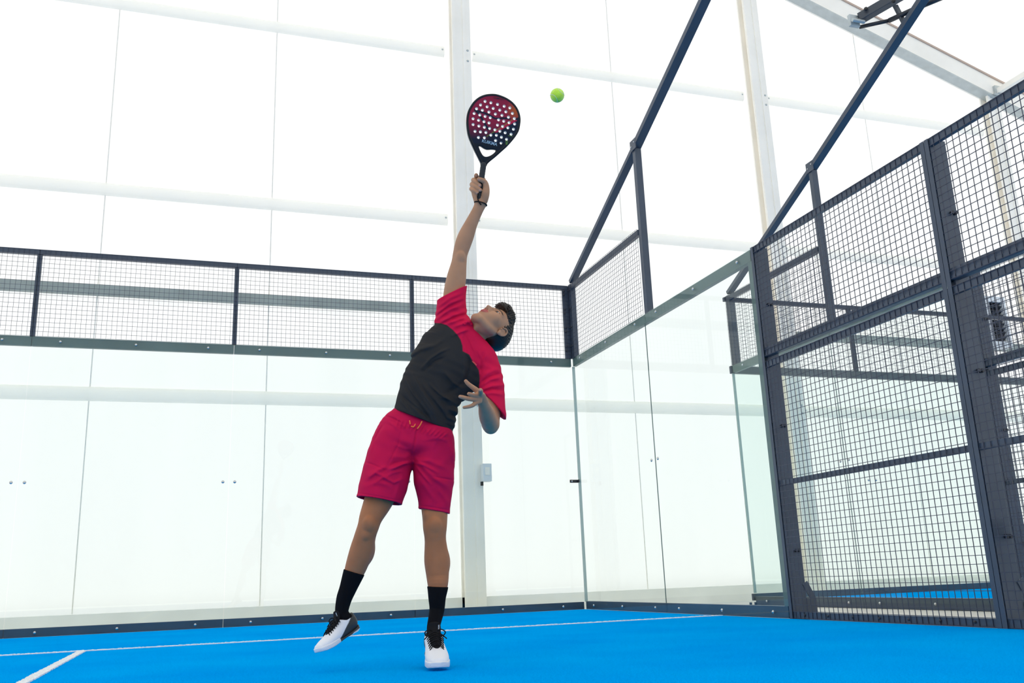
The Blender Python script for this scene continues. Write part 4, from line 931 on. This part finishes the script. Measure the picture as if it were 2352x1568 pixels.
g = np.clip((zy-600-.12*(zx-300))/330, 0, 1)[:, None]; col = redr*(1-g)+navy*g
def rb(m_, c):
    global col
    m_ = np.clip(m_, 0, 1)[:, None]; col = col*(1-m_)+np.array(c)*m_
rb(np.clip(1.25-np.hypot(zx-1060, (zy-420)*.8)/150, 0, 1), (.55, .09, .02))
rb(np.clip(((zy-530)-(1110-zx)*.60+0)/8, 0, 1)*(zx > 560), navy)
s1 = seg2(zx, zy, [(320, 408), (420, 445), (500, 468), (560, 495), (620, 530), (680, 565), (760, 568), (840, 556), (950, 570)]); s2 = seg2(zx, zy, [(330, 415), (400, 490), (480, 625), (560, 760)])
rb(np.clip((20-s1)/6, 0, 1), navy); rb(np.clip((22-s2)/6, 0, 1), navy)
rb(np.where(inpoly(zx, zy, [(1000, 572), (1088, 598), (715, 818), (668, 812)]), 1, 0), (.62, .015, .06))
rb(np.clip((7-seg2(zx, zy, [(1005, 582), (530, 890)]))/4, 0, 1), (.20, .28, .03))
rb(np.clip((d2+.0125)/.0015, 0, 1)*np.clip((z+.016)/.004, 0, 1), (.016, .018, .020))
rb(((z < -.010) & (d2 > -.005) & (zx < 560) & (zy < 620)).astype(float), (.60, .04, .07))
rb(((z < -.010) & (d2 > -.005) & ((zx >= 560) | (zy >= 620))).astype(float), navy)
rb(np.clip((.0012-hd)/.0008, 0, 1)*(z < -.0005), (.86, .88, .86))
rb((zy > 1010).astype(float), (.010, .012, .018))
RKM = mat('racket_lacquer', (.1, .1, .1), .35, 0, .25, attr='tint')
np_obj('racket_head', V, F, RKM, RKT, col)
ga, gb = K(1110.5, 379, SH-.008), K(1099, 456, SH-.004)
V, F = mesh_sdf([(loft_pts([ga, ga*.5+gb*.5, gb], [.0150, .0150, .0158], [.0165, .0165, .017], RX_), 0)], post=lambda p, d: d-.0003*np.sin(((p-ga)@nrm(gb-ga))*420), h=.0022, pad=.01)
np_obj('grip', V, F, mat('black_grip_tape', (.028, .031, .036), .7, 0, .3), RKT)
# wrist cord
wr = K(1104, 468, SH+.0); ca = nrm(K(1119, 471, SH)-K(1089, 464, SH)); cb = nrm(np.cross(ca, nrm(K(1104, 440, SH)-wr)))
ring = [wr+ca*PX(14.4, wr)*math.cos(t)+cb*PX(11.5, wr)*math.sin(t) for t in np.linspace(0, 2*math.pi, 17)]
cd = [(loft_pts(ring, [.0033]*17, [.0033]*17, None, 1, 2), 0), (loft_pts([K(1098.5, 444, SH-.026), K(1097, 452, SH-.028), K(1098.5, 460, SH-.030), K(1101, 465, SH-.029), K(1104.5, 469.5, SH-.026)], [.0030, .0033, .0033, .0036, .0040], [.0033]*5, None, 1, 3), 0)]
V, F = mesh_sdf(cd, h=.0018, B=12, pad=.006)
np_obj('wrist_cord', V, F, BLACKF, RKT)
def zw(x, y, off=.0): a, b = Z6(x, y); return RP+RX_*a+RY_*b+RN*off
def zdir(a, b): return zw(*b)-zw(*a)
LBL = mat('pale_blue_print', (.36, .50, .60), .5); LGR = mat('green_print', (.22, .42, .05), .5); LDK = mat('dark_print', (.05, .006, .012), .5)
ex = zdir((440, 965), (730, 1040)); ey = RY_-nrm(ex)*np.dot(RY_, nrm(ex))
text_on('KUIKMA', zw(583, 1002), ex, ey, .0225, LBL, 'lettering', RKT, .0012)
ex = zdir((630, 190), (880, 240)); text_on('COMFORT', zw(755, 207), ex, RY_-nrm(ex)*np.dot(RY_, nrm(ex)), .0125, LDK, 'lettering', RKT, .0012)
ex = zdir((895, 1035), (895, 960)); text_on('KO', zw(893, 997), ex, np.cross(RN, nrm(ex)), .0145, LGR, 'lettering', RKT, .0012)
ex = zdir((905, 870), (1010, 890)); text_on('COMFORT', zw(958, 880), ex, RY_-nrm(ex)*np.dot(RY_, nrm(ex)), .005, LGR, 'lettering', RKT, .0012)
# shirt chest print
PC = K(1089, 833, 4.462-PX(.66*84, K(1089, 833, 4.46))*.72-.004)
text_on('KUIKMA', PC, K(1096, 840, 4.40)-K(1084, 828, 4.40), K(1094, 829, 4.40)-K(1088, 838, 4.40), .0095, bpy.data.materials['coral_print'], 'lettering', shirt, .0)
# ------------------------------------------------------------------ ball
BP = K(1280, 219, 3.945); BR = .0335
BALL = mat('ball_felt', (.62, .92, .07), .9, 0, .1, .12, 60, .8, 300, sheen=.6)
me = bpy.data.meshes.new('ball'); bm = bmesh.new(); bmesh.ops.create_uvsphere(bm, u_segments=40, v_segments=24, radius=BR); bm.to_mesh(me); bm.free()
ball = empty('tennis_ball', tuple(BP), 'bright yellow green ball in the air right of the racket', 'ball')
me.transform(Matrix.Translation(Vector(BP)))
link('ball_felt', me, BALL, ball, 0, True)
sp = []
for i in range(61):
    t = 2*math.pi*i/60; a_, b_ = .75, .25
    x_, y_, z_ = a_*math.cos(t)+b_*math.cos(3*t), a_*math.sin(t)-b_*math.sin(3*t), 2*math.sqrt(a_*b_)*math.sin(2*t)
    sp.append(BP+BR*.995*(AR*x_+(-AF)*z_+AU*y_))
V, F = mesh_sdf([(loft_pts(sp, [.0012]*61, [.0012]*61, None, 1, 1), 0)], h=.001, B=12, pad=.003)
np_obj('seam', V, F, mat('ball_seam', (.65, .72, .66), .7), ball)
